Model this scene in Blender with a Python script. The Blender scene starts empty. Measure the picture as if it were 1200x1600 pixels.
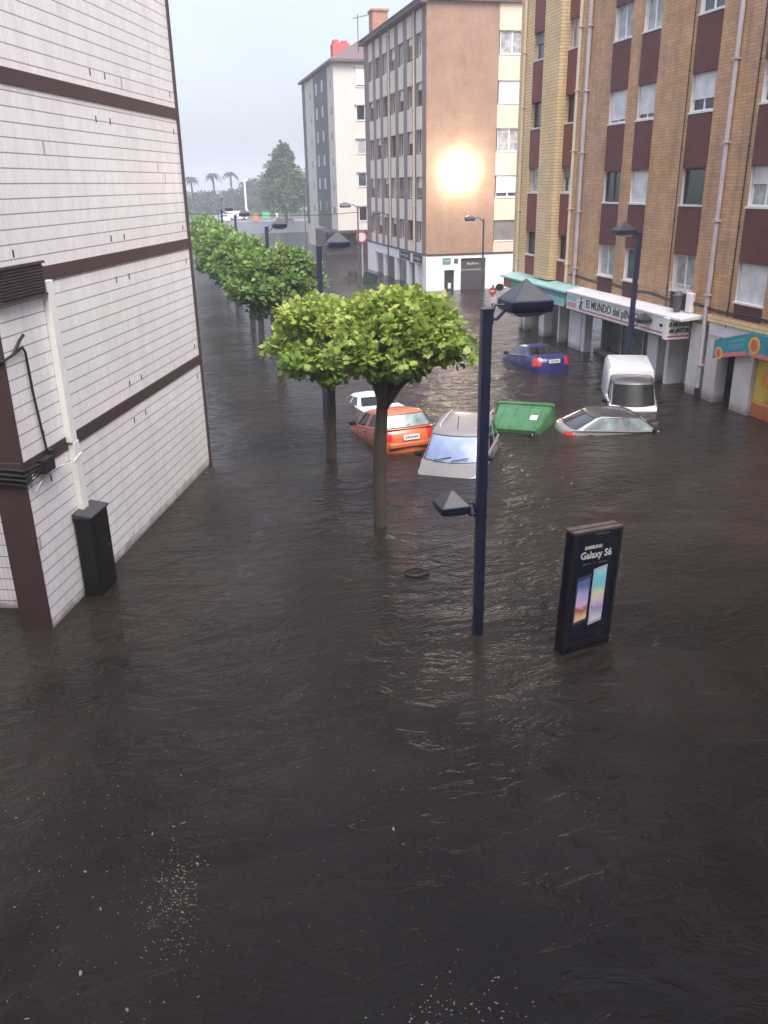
import bpy, math, random
import numpy as np
from mathutils import Vector, Matrix
R = math.radians
rnd = random.Random(7)
sc = bpy.context.scene
COL = sc.collection

# ------------------------------------------------------------------ camera, sky, sun, exposure
CAM_H = 7.3
def make_camera():
    pitch, roll, yaw = R(21.3), R(-1.0), R(13.5)
    fw = Vector((math.sin(yaw)*math.cos(pitch), math.cos(yaw)*math.cos(pitch), -math.sin(pitch)))
    r = Vector((math.cos(yaw), -math.sin(yaw), 0))
    u = r.cross(fw)
    r2 = r*math.cos(roll) + u*math.sin(roll)
    u2 = u*math.cos(roll) - r*math.sin(roll)
    cd = bpy.data.cameras.new('camera')
    cd.sensor_fit = 'VERTICAL'; cd.sensor_height = 24.0; cd.sensor_width = 18.0
    cd.lens = 24.0*1314/1600
    cd.clip_end = 5000
    co = bpy.data.objects.new('camera', cd); COL.objects.link(co)
    m = Matrix((r2, u2, -fw)).transposed().to_4x4()
    m.translation = Vector((0, 0, CAM_H))
    co.matrix_world = m
    sc.camera = co
make_camera()

SUN_EL, SUN_AZ = 55, 172          # soft sun behind cloud, from the right and behind
w = bpy.data.worlds.new("World"); sc.world = w; w.use_nodes = True
nt = w.node_tree; bg = nt.nodes['Background']
sky = nt.nodes.new('ShaderNodeTexSky'); sky.sky_type = 'NISHITA'; sky.sun_disc = False
sky.sun_elevation = R(SUN_EL); sky.sun_rotation = R(SUN_AZ)
sky.air_density = 1.0; sky.dust_density = 2.5; sky.ozone_density = 1.5
hs = nt.nodes.new('ShaderNodeHueSaturation'); hs.inputs['Saturation'].default_value = 0.6
nt.links.new(sky.outputs[0], hs.inputs['Color']); 
# an overcast sky is brighter overhead than at the horizon
tc = nt.nodes.new('ShaderNodeTexCoord'); sx = nt.nodes.new('ShaderNodeSeparateXYZ'); nt.links.new(tc.outputs['Generated'], sx.inputs[0])
ov = nt.nodes.new('ShaderNodeMath'); ov.operation = 'MULTIPLY_ADD'; ov.inputs[1].default_value = 1.25; ov.inputs[2].default_value = .50
nt.links.new(sx.outputs[2], ov.inputs[0])
ml = nt.nodes.new('ShaderNodeVectorMath'); ml.operation = 'SCALE'; nt.links.new(hs.outputs[0], ml.inputs[0]); nt.links.new(ov.outputs[0], ml.inputs['Scale'])
tn = nt.nodes.new('ShaderNodeVectorMath'); tn.operation = 'MULTIPLY'; tn.inputs[1].default_value = (.97, .93, .955)   # grey-lavender cloud
cn = nt.nodes.new('ShaderNodeTexNoise'); cn.inputs['Scale'].default_value = 3.2; cn.inputs['Detail'].default_value = 5; nt.links.new(tc.outputs['Generated'], cn.inputs['Vector'])
cm = nt.nodes.new('ShaderNodeMath'); cm.operation = 'MULTIPLY_ADD'; cm.inputs[1].default_value = .7; cm.inputs[2].default_value = .65; nt.links.new(cn.outputs[0], cm.inputs[0])
cs = nt.nodes.new('ShaderNodeVectorMath'); cs.operation = 'SCALE'; nt.links.new(tn.outputs[0], cs.inputs[0]); nt.links.new(cm.outputs[0], cs.inputs['Scale'])
nt.links.new(ml.outputs[0], tn.inputs[0]); nt.links.new(cs.outputs[0], bg.inputs[0])
bg.inputs[1].default_value = 0.13
sd = bpy.data.lights.new('sun', 'SUN'); sd.energy = 1.45; sd.angle = R(40); sd.color = (1, .95, .9)
so = bpy.data.objects.new('sun', sd); COL.objects.link(so)
so.rotation_euler = (R(90-SUN_EL), 0, R(180-SUN_AZ))
sc.view_settings.view_transform = 'Standard'; sc.view_settings.look = 'None'
sc.view_settings.gamma = 1; sc.view_settings.exposure = 1.48
sc.render.engine = 'CYCLES'
sc.cycles.use_denoising = True
sc.cycles.max_bounces = 8; sc.cycles.volume_bounces = 1; sc.cycles.transparent_max_bounces = 8
sc.cycles.sample_clamp_indirect = 6

# ------------------------------------------------------------------ materials
def S(r, g, b):
    f = lambda c: (c/255)/12.92 if c/255 <= .04045 else ((c/255+.055)/1.055)**2.4
    return (f(r), f(g), f(b), 1)
class N:
    """small node-tree writer"""
    def __init__(s, name):
        s.m = bpy.data.materials.new(name); s.m.use_nodes = True
        s.t = s.m.node_tree; s.b = s.t.nodes['Principled BSDF']; s.out = s.t.nodes['Material Output']
    def n(s, typ, **kw):
        o = s.t.nodes.new(typ)
        for k, v in kw.items(): setattr(o, k, v)
        return o
    def l(s, a, b): s.t.links.new(a, b)
    def val(s, sock, v):
        if hasattr(v, 'is_output'): s.l(v, sock)
        else: sock.default_value = v
    def math(s, op, a, b=0.0, c=0.0):
        o = s.n('ShaderNodeMath', operation=op)
        s.val(o.inputs[0], a); s.val(o.inputs[1], b); s.val(o.inputs[2], c)
        return o.outputs[0]
    def mix(s, f, a, b, mode='MIX'):
        o = s.n('ShaderNodeMix', data_type='RGBA', blend_type=mode)
        s.val(o.inputs[0], f); s.val(o.inputs[6], a); s.val(o.inputs[7], b)
        return o.outputs[2]
    def coord(s): return s.n('ShaderNodeTexCoord').outputs['Object']
    def xyz(s, v):
        o = s.n('ShaderNodeSeparateXYZ'); s.l(v, o.inputs[0]); return o.outputs
    def comb(s, x, y, z):
        o = s.n('ShaderNodeCombineXYZ')
        for i, v in enumerate((x, y, z)): s.val(o.inputs[i], v)
        return o.outputs[0]
    def noise(s, vec, scale, detail=3, rough=.55, dist=0):
        o = s.n('ShaderNodeTexNoise'); s.l(vec, o.inputs['Vector'])
        o.inputs['Scale'].default_value = scale; o.inputs['Detail'].default_value = detail
        o.inputs['Roughness'].default_value = rough; o.inputs['Distortion'].default_value = dist
        return o.outputs[0]
    def ramp(s, f, *stops):
        o = s.n('ShaderNodeValToRGB'); s.l(f, o.inputs[0]); e = o.color_ramp.elements
        while len(e) < len(stops): e.new(.5)
        for i, (p, c) in enumerate(stops): e[i].position = p; e[i].color = c
        return o.outputs[0]
    def bump(s, h, strength=.3, dist=.02, normal=None):
        o = s.n('ShaderNodeBump'); o.inputs['Strength'].default_value = strength; o.inputs['Distance'].default_value = dist
        s.l(h, o.inputs['Height'])
        if normal is not None: s.l(normal, o.inputs['Normal'])
        return o.outputs[0]
    def set(s, **kw):
        for k, v in kw.items():
            s.val(s.b.inputs[{'col': 'Base Color', 'rough': 'Roughness', 'metal': 'Metallic', 'nrm': 'Normal', 'spec': 'Specular IOR Level', 'coat': 'Coat Weight', 'em': 'Emission Color', 'es': 'Emission Strength', 'ior': 'IOR'}[k]], v)
        return s
def plain(name, col, rough=.6, var=.18, scale=2.5, metal=0, bump=0, coat=0, spec=.5):
    k = N(name); c = k.coord()
    n1 = k.noise(c, scale, 5, .6); n2 = k.noise(c, scale*7, 3)
    f = k.math('ADD', k.math('MULTIPLY', n1, .7), k.math('MULTIPLY', n2, .3))
    lo = tuple(x*(1-var) for x in col[:3])+(1,); hi = tuple(min(1, x*(1+var)) for x in col[:3])+(1,)
    k.set(col=k.ramp(f, (.3, lo), (.7, hi)), metal=metal, coat=coat, spec=spec,
          rough=k.math('ADD', k.math('MULTIPLY', n1, .25), rough-.12))
    if bump: k.set(nrm=k.bump(n2, bump, .02))
    return k.m
def glass(name, col=(.015, .018, .02, 1), rough=.05, var=0.5, scale=.8):
    k = N(name); c = k.coord(); n1 = k.noise(c, scale, 2)
    k.set(col=k.ramp(n1, (.35, tuple(x*(1-var) for x in col[:3])+(1,)), (.65, tuple(x*(1+var) for x in col[:3])+(1,))), rough=rough, spec=.6)
    return k.m
def courses(name, c1, c2, mortar, bw=.26, rh=.085, ms=.012, direction=None, bump=.35, stain=.35, patch=None, weathered=None, rough=.75):
    """masonry laid in courses: u runs along the wall, v is height"""
    k = N(name); co = k.coord(); x, y, z = k.xyz(co)
    if direction: u = k.math('ADD', k.math('MULTIPLY', x, direction[0]), k.math('MULTIPLY', y, direction[1]))
    else: u = k.math('ADD', x, y)
    v = k.comb(u, z, 0)
    b = k.n('ShaderNodeTexBrick'); k.l(v, b.inputs['Vector'])
    b.inputs['Color1'].default_value = c1; b.inputs['Color2'].default_value = c2; b.inputs['Mortar'].default_value = mortar
    b.inputs['Scale'].default_value = 1; b.inputs['Brick Width'].default_value = bw; b.inputs['Row Height'].default_value = rh
    b.inputs['Mortar Size'].default_value = ms; b.inputs['Mortar Smooth'].default_value = .3; b.inputs['Bias'].default_value = -.1
    col = b.outputs[0]
    n1 = k.noise(co, .9, 5, .6)
    if patch: col = k.mix(k.ramp(k.noise(co, .45, 4, .6), (.42, (0, 0, 0, 1)), (.62, (1, 1, 1, 1))), col, k.mix(1.0, col, patch, 'MULTIPLY'))
    if weathered:   # rain-washed streaks: noise drawn out vertically
        st = k.noise(k.comb(k.math('MULTIPLY', u, 3.2), k.math('MULTIPLY', z, .22), 0), 1.0, 4, .6)
        col = k.mix(k.ramp(st, (.48, (0, 0, 0, 1)), (.75, (weathered,)*3+(1,))), col, (.06, .05, .045, 1))
    col = k.mix(stain, col, k.mix(1.0, col, k.ramp(n1, (.3, (.55, .55, .55, 1)), (.7, (1.25, 1.25, 1.25, 1))), 'MULTIPLY'))
    h = k.math('MULTIPLY', b.outputs[1], -1.0)
    k.set(col=col, rough=rough, nrm=k.bump(h, bump, .01), spec=.35)
    return k.m
def ribbed(name, col, pitch=.1, rough=.55, direction=None, vertical=True, depth=.5):
    """slats or ribs: shutters, ribbed panels"""
    k = N(name); co = k.coord(); x, y, z = k.xyz(co)
    u = k.math('ADD', x, y) if vertical else z
    f = k.math('FRACT', k.math('DIVIDE', u, pitch))
    g = k.math('LESS_THAN', f, .16)
    n1 = k.noise(co, 1.7, 5)
    cc = k.ramp(n1, (.3, tuple(a*.75 for a in col[:3])+(1,)), (.72, tuple(min(1, a*1.2) for a in col[:3])+(1,)))
    k.set(col=k.mix(g, cc, k.mix(1.0, cc, (.55, .5, .5, 1), 'MULTIPLY')), rough=rough, nrm=k.bump(k.math('PINGPONG', f, .5), depth, .01))
    return k.m

M = {}
def pillar_paint(name, col):
    """painted pillar with a ragged muddy tide mark above the water"""
    k = N(name); co = k.coord(); z = k.xyz(co)[2]; n1 = k.noise(co, 1.6, 5, .6); n2 = k.noise(co, 5, 4, .6)
    t = k.math('ADD', z, k.math('MULTIPLY', k.math('SUBTRACT', n2, .5), .5))
    c = k.ramp(n1, (.3, tuple(a*.8 for a in col[:3])+(1,)), (.7, col))
    c = k.mix(k.ramp(t, (.06, (.75,)*3+(1,)), (.34, (0, 0, 0, 1))), c, (.20, .16, .13, 1))
    k.set(col=c, rough=.55); return k.m
M['pillar_white'] = pillar_paint('pillar_white', (.80, .78, .75, 1)); M['pillar_stone'] = pillar_paint('pillar_stone', (.66, .61, .57, 1))
M['white_paint'] = plain('white_paint', (.80, .78, .75, 1), .5, .08, 1.2)
M['white_dirty'] = plain('white_dirty', (.70, .66, .62, 1), .65, .2, 1.6, bump=.15)
M['pvc'] = plain('pvc', (.72, .73, .74, 1), .35, .04)
M['cream'] = plain('cream', (.62, .50, .38, 1), .75, .1, .7)
M['cream_pale'] = plain('cream_pale', (.66, .60, .53, 1), .8, .1, .5)
M['maroon'] = ribbed('maroon', (.125, .034, .025, 1), .12, .75)
M['maroon_red'] = ribbed('maroon_red', (.22, .045, .034, 1), .12, .7)
M['brown_band'] = plain('brown_band', (.058, .032, .031, 1), .55, .15, 2)
M['grey_wall'] = plain('grey_wall', (.10, .105, .12, 1), .8, .25, .5)
M['glass'] = glass('glass', (.05, .055, .06, 1))
M['glass_dark'] = glass('glass_dark', (.010, .010, .012, 1), .08)
M['glass_matte'] = plain('glass_matte', (.010, .010, .011, 1), .30, .3, 2, spec=.12)
M['curtain'] = glass('curtain', (.32, .32, .31, 1), .25, .3, 3)
M['shutter'] = ribbed('shutter', (.70, .69, .67, 1), .055, .45, vertical=False, depth=.6)
M['shutter_grey'] = ribbed('shutter_grey', (.20, .18, .17, 1), .055, .5, vertical=False)
M['garage'] = ribbed('garage', (.06, .052, .055, 1), .09, .5, vertical=False)
M['dark'] = plain('dark', (.02, .019, .02, 1), .6)
M['brown_dark'] = plain('brown_dark', (.055, .036, .036, 1), .65, .3, .8)
M['roof_tile'] = plain('roof_tile', (.13, .085, .085, 1), .8, .3, 3)
M['red_brick'] = plain('red_brick', (.45, .10, .08, 1), .8, .2, 4)
M['blue_metal'] = plain('blue_metal', (.014, .018, .050, 1), .42, .25, 3, coat=.15)
M['cap_metal'] = plain('cap_metal', (.035, .034, .035, 1), .42, .3, 9, coat=.2)
M['lens'] = plain('lens', (.45, .45, .43, 1), .3, .05)
M['far_metal'] = plain('far_metal', (.07, .065, .085, 1), .5)
M['grey_pipe'] = plain('grey_pipe', (.48, .44, .44, 1), .5, .2, 2)
M['cream_pipe'] = plain('cream_pipe', (.72, .60, .42, 1), .5, .1, 2)
M['cable'] = plain('cable', (.015, .014, .014, 1), .6)
M['bark'] = plain('bark', (.058, .047, .030, 1), .9, .45, 6, bump=.9)
M['bark_dark'] = plain('bark_dark', (.035, .030, .026, 1), .9, .4, 6, bump=.8)
M['black_paint'] = plain('black_paint', (.005, .005, .0055, 1), .55, .3, 3, spec=.3)
M['red_lamp'] = plain('red_lamp', (.5, .03, .03, 1), .2, .1, 9, coat=.6)
M['plate'] = plain('plate', (.75, .75, .72, 1), .4, .05)
M['teal'] = plain('teal', (.10, .36, .32, 1), .5, .15, 2)
M['teal_pale'] = plain('teal_pale', (.35, .58, .52, 1), .55, .12, 2)
M['ad_glass'] = plain('ad_glass', (.006, .007, .014, 1), .18, .3, 1.5, coat=.5)
M['steel'] = plain('steel', (.16, .125, .115, 1), .4, .3, 4, metal=.5)
M['sign_white'] = plain('sign_white', (.72, .71, .69, 1), .45, .08, 1.5)
M['ink'] = plain('ink', (.02, .02, .022, 1), .5)
M['sign_red'] = plain('sign_red', (.55, .06, .06, 1), .5, .1, 3)
M['turquoise'] = plain('turquoise', (.02, .24, .28, 1), .5, .25, 2)
M['orange_paint'] = plain('orange_paint', (.72, .17, .025, 1), .5, .15, 4)
M['yellow_paint'] = plain('yellow_paint', (.80, .50, .04, 1), .5, .12, 4)
M['lawn'] = plain('lawn', (.10, .22, .06, 1), .9, .25, .2)

def paint(name, col, rough=.3, dirt=.25):
    k = N(name); c = k.coord(); n1 = k.noise(c, 2.2, 5, .65); n2 = k.noise(c, 60, 2)
    f = k.ramp(n1, (.4, (0, 0, 0, 1)), (.8, (dirt,)*3+(1,)))
    k.set(col=k.mix(f, col, tuple(a*.6+b*.4 for a, b in zip(col, (.10, .085, .07, 1)))), rough=k.math('ADD', k.math('MULTIPLY', n1, .3), rough-.1), coat=.5)
    k.b.inputs['Coat Roughness'].default_value = .12
    k.set(nrm=k.bump(n2, .06, .003))       # rain beads
    return k.m

# ------------------------------------------------------------------ mesh builder
class MB:
    def __init__(s): s.v = []; s.f = []; s.mi = []; s.cur = 0
    def quad(s, *p):
        i = len(s.v); s.v += [tuple(q) for q in p]; s.f.append(tuple(range(i, i+len(p)))); s.mi.append(s.cur); return s
    def box(s, x0, x1, y0, y1, z0, z1):
        i = len(s.v)
        s.v += [(x, y, z) for z in (z0, z1) for y in (y0, y1) for x in (x0, x1)]
        for f in ((0, 2, 3, 1), (4, 5, 7, 6), (0, 1, 5, 4), (2, 6, 7, 3), (0, 4, 6, 2), (1, 3, 7, 5)):
            s.f.append(tuple(i+k for k in f)); s.mi.append(s.cur)
        return s
    def hexa(s, pts):     # 8 corners ordered like box()
        i = len(s.v); s.v += [tuple(p) for p in pts]
        for f in ((0, 2, 3, 1), (4, 5, 7, 6), (0, 1, 5, 4), (2, 6, 7, 3), (0, 4, 6, 2), (1, 3, 7, 5)):
            s.f.append(tuple(i+k for k in f)); s.mi.append(s.cur)
        return s
    def fbox(s, F, u0, u1, o0, o1, z0, z1):
        return s.hexa([F(u, o, z) for z in (z0, z1) for o in (o0, o1) for u in (u0, u1)])
    def tube(s, pts, r, n=8, cap=True):
        pts = [Vector(p) for p in pts]; rs = r if isinstance(r, (list, tuple)) else [r]*len(pts)
        up = Vector((0, 0, 1)); a = None; base = len(s.v)
        for i, p in enumerate(pts):
            t = (pts[min(i+1, len(pts)-1)] - pts[max(i-1, 0)]).normalized()
            if a is None:
                a = t.cross(up)
                if a.length < 1e-3: a = Vector((1, 0, 0))
                a.normalize()
            a = (a - t*a.dot(t)).normalized(); b = t.cross(a)
            for k in range(n):
                an = 2*math.pi*k/n
                s.v.append(tuple(p + (a*math.cos(an) + b*math.sin(an))*rs[i]))
        for i in range(len(pts)-1):
            for k in range(n):
                s.f.append((base+i*n+k, base+i*n+(k+1) % n, base+(i+1)*n+(k+1) % n, base+(i+1)*n+k)); s.mi.append(s.cur)
        if cap:
            s.f.append(tuple(base+k for k in range(n))[::-1]); s.mi.append(s.cur)
            s.f.append(tuple(base+(len(pts)-1)*n+k for k in range(n))); s.mi.append(s.cur)
        return s
    def ring_loft(s, loops, cap0=False, cap1=False):
        base = len(s.v); n = len(loops[0])
        for L in loops: s.v += [tuple(p) for p in L]
        for i in range(len(loops)-1):
            for k in range(n):
                s.f.append((base+i*n+k, base+i*n+(k+1) % n, base+(i+1)*n+(k+1) % n, base+(i+1)*n+k)); s.mi.append(s.cur)
        if cap0: s.f.append(tuple(base+k for k in range(n))[::-1]); s.mi.append(s.cur)
        if cap1: s.f.append(tuple(base+(len(loops)-1)*n+k for k in range(n))); s.mi.append(s.cur)
        return s
    def ball(s, c, rx, ry, rz, n=10, m=6):
        loops = []
        for j in range(m+1):
            a = -math.pi/2 + math.pi*j/m; cr = max(math.cos(a), .02)
            loops.append([(c[0]+rx*cr*math.cos(2*math.pi*k/n), c[1]+ry*cr*math.sin(2*math.pi*k/n), c[2]+rz*math.sin(a)) for k in range(n)])
        return s.ring_loft(loops, True, True)
    def disc(s, F, u, z, ru, rz, o0, o1, n=24):
        L = [[F(u+ru*math.cos(2*math.pi*k/n), o, z+rz*math.sin(2*math.pi*k/n)) for k in range(n)] for o in (o0, o1)]
        return s.ring_loft(L, True, True)
    def build(s, name, mat, parent=None, smooth=False, bevel=0):
        root = parent
        while root is not None and root.parent is not None: root = root.parent
        off = ORG.get(root.name, (0, 0, 0)) if root is not None else (0, 0, 0)
        me = bpy.data.meshes.new(name)
        vs = [(a-off[0], b-off[1], c-off[2]) for a, b, c in s.v]
        me.from_pydata(vs, [], s.f); me.validate(); 
        mats = mat if isinstance(mat, (list, tuple)) else [mat]
        for m in mats: me.materials.append(m)
        if len(mats) > 1 and len(me.polygons) == len(s.mi): me.polygons.foreach_set('material_index', s.mi)
        if smooth:
            me.polygons.foreach_set('use_smooth', [True]*len(me.polygons)); me.set_sharp_from_angle(angle=R(smooth if smooth > 1 else 40))
        o = bpy.data.objects.new(name, me); COL.objects.link(o)
        if parent is not None: o.parent = parent
        if bevel:
            b = o.modifiers.new('bevel', 'BEVEL'); b.width = bevel; b.segments = 2; b.limit_method = 'ANGLE'; b.angle_limit = R(35)
        return o
ORG = {}
def thing(name, loc, label, cat, group=None, local=False, rot=None):
    """Empty at the thing's base; local=True: its parts are modelled in its own space"""
    o = bpy.data.objects.new(name, None); COL.objects.link(o); o.location = loc
    o.empty_display_size = .3
    if rot is not None: o.rotation_euler = rot
    ORG[o.name] = (0, 0, 0) if local else tuple(loc)
    o['label'] = label; o['category'] = cat
    if group: o['group'] = group
    return o
def tag(o, label, cat, group=None):
    o['label'] = label; o['category'] = cat
    if group: o['group'] = group
    return o
def structure(o, kind='structure'): o['kind'] = kind; return o
def face(origin, u, n):
    o = Vector(origin); u = Vector(u).normalized(); n = Vector(n).normalized()
    return lambda a, b, z: o + u*a + n*b + Vector((0, 0, z))
def copy_tree(o, parent=None):
    c = o.copy(); COL.objects.link(c)
    if parent is not None: c.parent = parent
    for ch in list(o.children): copy_tree(ch, c)
    return c
def text_mb(body, F, u, o, z, size, du=1, thick=.012, align='CENTER', bold=0.0, squeeze=1.0, shear=0):
    """solid lettering standing on a face; du=-1 reverses the reading direction along u"""
    cu = bpy.data.curves.new('lettering', 'FONT'); cu.body = body; cu.size = size; cu.align_x = align; cu.align_y = 'CENTER'
    cu.offset = bold; cu.resolution_u = 3; cu.shear = shear
    ob = bpy.data.objects.new('lettering', cu); COL.objects.link(ob)
    bpy.context.view_layer.update()
    me = bpy.data.meshes.new_from_object(ob.evaluated_get(bpy.context.evaluated_depsgraph_get()))
    mb = MB(); vs = [v.co.copy() for v in me.vertices]
    for f in me.polygons:
        idx = list(f.vertices)
        mb.quad(*[F(u+du*vs[i].x*squeeze, o+thick, z+vs[i].y) for i in idx])
    from collections import Counter
    ec = Counter()
    for f in me.polygons:
        for e in f.edge_keys: ec[e] += 1
    for (a, b), c in ec.items():
        if c == 1:
            mb.quad(*[F(u+du*vs[i].x*squeeze, oo, z+vs[i].y) for i, oo in ((a, o), (b, o), (b, o+thick), (a, o+thick))])
    bpy.data.objects.remove(ob); bpy.data.curves.remove(cu); bpy.data.meshes.remove(me)
    return mb

# ------------------------------------------------------------------ ground and flood water
def water_material():
    k = N('flood_water'); co = k.coord(); x, y, z = k.xyz(co)
    # current runs up the street: waves are drawn out across it, and ripple at several sizes
    wv = k.comb(k.math('MULTIPLY', x, .55), y, 0)
    n1 = k.noise(wv, .55, 2, .5, .6)
    n2 = k.noise(wv, 2.6, 3, .55, 1.1)
    n3 = k.noise(co, 7.5, 3, .6, .4)
    n4 = k.noise(co, 26, 2, .5)
    gust = k.noise(co, .22, 3, .5, .5)               # calmer and rougher patches
    # choppy patch where a downpipe empties beside the tiled corner
    dx = k.math('DIVIDE', k.math('SUBTRACT', x, .62), .45); dy = k.math('DIVIDE', k.math('SUBTRACT', y, 19.6), 1.9)
    d2 = k.math('ADD', k.math('MULTIPLY', dx, dx), k.math('MULTIPLY', dy, dy))
    chop = k.math('POWER', 2.718, k.math('MULTIPLY', d2, -1.0))
    amp = k.math('ADD', k.math('MULTIPLY', k.math('SUBTRACT', gust, .35), 1.4), .55)
    h = k.math('MULTIPLY', n1, .95)
    h = k.math('ADD', h, k.math('MULTIPLY', k.math('MULTIPLY', n2, .58), amp))
    h = k.math('ADD', h, k.math('MULTIPLY', k.math('MULTIPLY', n3, .115), amp))
    h = k.math('ADD', h, k.math('MULTIPLY', k.math('MULTIPLY', n4, amp), .03))
    h = k.math('ADD', h, k.math('MULTIPLY', k.math('MULTIPLY', n3, chop), .9))
    nrm = k.bump(h, 1.0, .21)
    silt = k.noise(co, .3, 5, .6, .8)
    col = k.ramp(silt, (.35, (.017, .0128, .0105, 1)), (.7, (.033, .0245, .0200, 1)))
    k.set(col=col, rough=.16, nrm=nrm, ior=1.33, spec=.26)
    return k.m
M['water'] = water_material()
mb = MB()
ys = [-30, 0, 20, 60, 150, 1500]; 
for i in range(len(ys)-1): mb.quad((-900, ys[i], 0), (900, ys[i], 0), (900, ys[i+1], 0), (-900, ys[i+1], 0)) if ys[i+1] <= 150 else None
structure(mb.build('water', M['water']))
mb = MB()
prof = [(-30, -.75), (110, -.75), (146, -.03), (150, .03), (170, .12), (215, .18), (1800, .18)]
for (a, za), (b, zb) in zip(prof, prof[1:]): mb.quad((-1500, a, za), (1500, a, za), (1500, b, zb), (-1500, b, zb))
M['asphalt'] = plain('asphalt', (.085, .078, .08, 1), .45, .15, .4, bump=.1)
structure(mb.build('ground', M['asphalt']))
mb = MB()
mb.quad((-300, 226, .186), (300, 216, .186), (300, 420, .186), (-300, 420, .186))
structure(mb.build('lawn', M['lawn']))
mb = MB(); mb.box(-200, 120, 196, 196.25, .1, .27)
structure(mb.build('kerb', M['grey_pipe']))
mb = MB(); mb.box(-34, 24, -14, -.8, -.75, 21)
structure(mb.build('unseen_shade_building', plain('own_brick', (.25, .16, .11, 1), .8)))  # unseen viewpoint building, added and sized to shade the near water
# ------------------------------------------------------------------ buildings
def window(bld, F, u0, u1, z0, z1, o=-.16, shut=0.0, pane='glass', frame='pvc', sill='white_dirty', leaves=2, shutter='shutter', jamb=None):
    t = .055; m = MB()
    m.fbox(F, u0, u0+t, o, o+.06, z0, z1); m.fbox(F, u1-t, u1, o, o+.06, z0, z1)
    m.fbox(F, u0+t, u1-t, o, o+.06, z0, z0+t); m.fbox(F, u0+t, u1-t, o, o+.06, z1-t, z1)
    for k in range(1, leaves):
        c = u0+(u1-u0)*k/leaves; m.fbox(F, c-.045, c+.045, o+.004, o+.056, z0+t, z1-t)
    fr = m.build('window', M[frame], bld)
    MB().fbox(F, u0+t, u1-t, o+.012, o+.026, z0+t, z1-t).build('pane', M[pane], fr)
    if shut > 0:
        zb = z1-(z1-z0)*shut
        m = MB().fbox(F, u0+.02, u1-.02, o+.063, o+.085, max(zb, z0+.01), z1-.004)
        m.fbox(F, u0+.02, u1-.02, o+.060, o+.092, max(zb, z0+.01)-.03, max(zb, z0+.01))
        m.build('shutter', M[shutter], fr)
    if sill:
        MB().fbox(F, u0-.05, u1+.05, o-.02, .06, z0-.065, z0-.004).build('sill', M[sill], fr)
    if jamb: MB().fbox(F, u1+.006, u1+.019, -.2, -.005, z0, z1).build('jamb', M[jamb], fr)
    return fr
def pipe(bld, F, u, o, z0, z1, r, mat, name='downpipe', sq=False):
    m = MB()
    if sq: m.fbox(F, u-r, u+r, o-r, o+r, z0, z1)
    else: m.tube([F(u, o, z0), F(u, o, z1)], r, 10)
    z = z0+.8
    while z < z1:
        m.fbox(F, u-r*1.5, u+r*1.5, o-r*1.8, o+r*1.25, z, z+.05); z += 2.4
    return m.build(name, mat, bld, smooth=40)

# ---- tiled building at the left: its long wall runs up the street, turned 19.8 degrees
d = Vector((.3386, .9409, 0)); nrm = Vector((.9409, -.3386, 0))
LO = Vector((-2.70, 14.25, 0))
def tile_material():
    k = N('wall_tile'); co = k.coord(); x, y, z = k.xyz(co)
    def run(dx, dy): return k.math('ADD', k.math('MULTIPLY', x, dx), k.math('MULTIPLY', y, dy))
    u = run(d.x+nrm.x, d.y+nrm.y)                       # runs along both walls of the corner
    fu = k.math('FRACT', k.math('DIVIDE', u, .085)); fz = k.math('FRACT', k.math('ADD', k.math('DIVIDE', z, .2265), .36))
    lu = k.math('LESS_THAN', fu, .11); lz = k.math('LESS_THAN', fz, .085)
    cell = k.n('ShaderNodeTexWhiteNoise'); k.l(k.comb(k.math('FLOOR', k.math('DIVIDE', u, .085)), k.math('FLOOR', k.math('ADD', k.math('DIVIDE', z, .2265), .36)), 0), cell.inputs[0])
    base = k.mix(cell.outputs[0], (.84, .815, .805, 1), (.91, .885, .875, 1))
    st = k.noise(k.comb(k.math('MULTIPLY', u, 2.2), k.math('MULTIPLY', z, .3), 0), 1, 5, .6)
    base = k.mix(k.ramp(st, (.45, (0, 0, 0, 1)), (.85, (.32,)*3+(1,))), base, (.46, .40, .37, 1))
    tz = k.math('ADD', z, k.math('MULTIPLY', k.math('SUBTRACT', k.noise(co, 3.5, 4, .6), .5), .45))
    base = k.mix(k.ramp(tz, (.03, (.8,)*3+(1,)), (.22, (0, 0, 0, 1))), base, (.19, .15, .125, 1))
    c = k.mix(k.math('MULTIPLY', lu, .34), base, (.13, .085, .08, 1))
    c = k.mix(k.math('MULTIPLY', lz, .70), c, (.085, .055, .052, 1))
    # odd cracked or chipped tiles
    chip = k.math('MULTIPLY', k.math('GREATER_THAN', cell.outputs[0], .9985), .5)
    c = k.mix(chip, c, (.13, .09, .085, 1))
    h = k.math('MULTIPLY', k.math('MAXIMUM', k.math('MULTIPLY', lu, .5), lz), -1)
    k.set(col=c, rough=.28, nrm=k.bump(h, .35, .006), coat=.25)
    return k.m
M['tile'] = tile_material()
FL = face(LO, d, nrm)
b = thing('tiled_building', LO, 'white tiled building with dark brown floor bands filling the left edge', 'building')
m = MB().fbox(FL, .75, 9.50, -9, 0, -.75, 14.2); m.fbox(FL, .045, .75, -.5, -.0004, -.75, 14.2)
m.build('wall', M['tile'], b)
m = MB()
for z in (2.99, 5.97, 8.98, 12.0):
    m.fbox(FL, .045, 9.5, .003, .022, z-.125, z+.115)
m.build('floor_band', M['brown_band'], b)
MB().fbox(FL, 9.5, 9.66, -9, .03, -.75, 14.2).build('edge_trim', M['brown_band'], b)
m = MB().fbox(FL, -.02, .045, -.54, .012, -.75, 14.2); m.fbox(FL, .045, .749, -.54, -.5, -.75, 14.2)
m.fbox(FL, -.045, -.02, -.56, .02, 2.78, 3.12)
m.build('corner_pier', M['brown_band'], b, bevel=.008)
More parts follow.
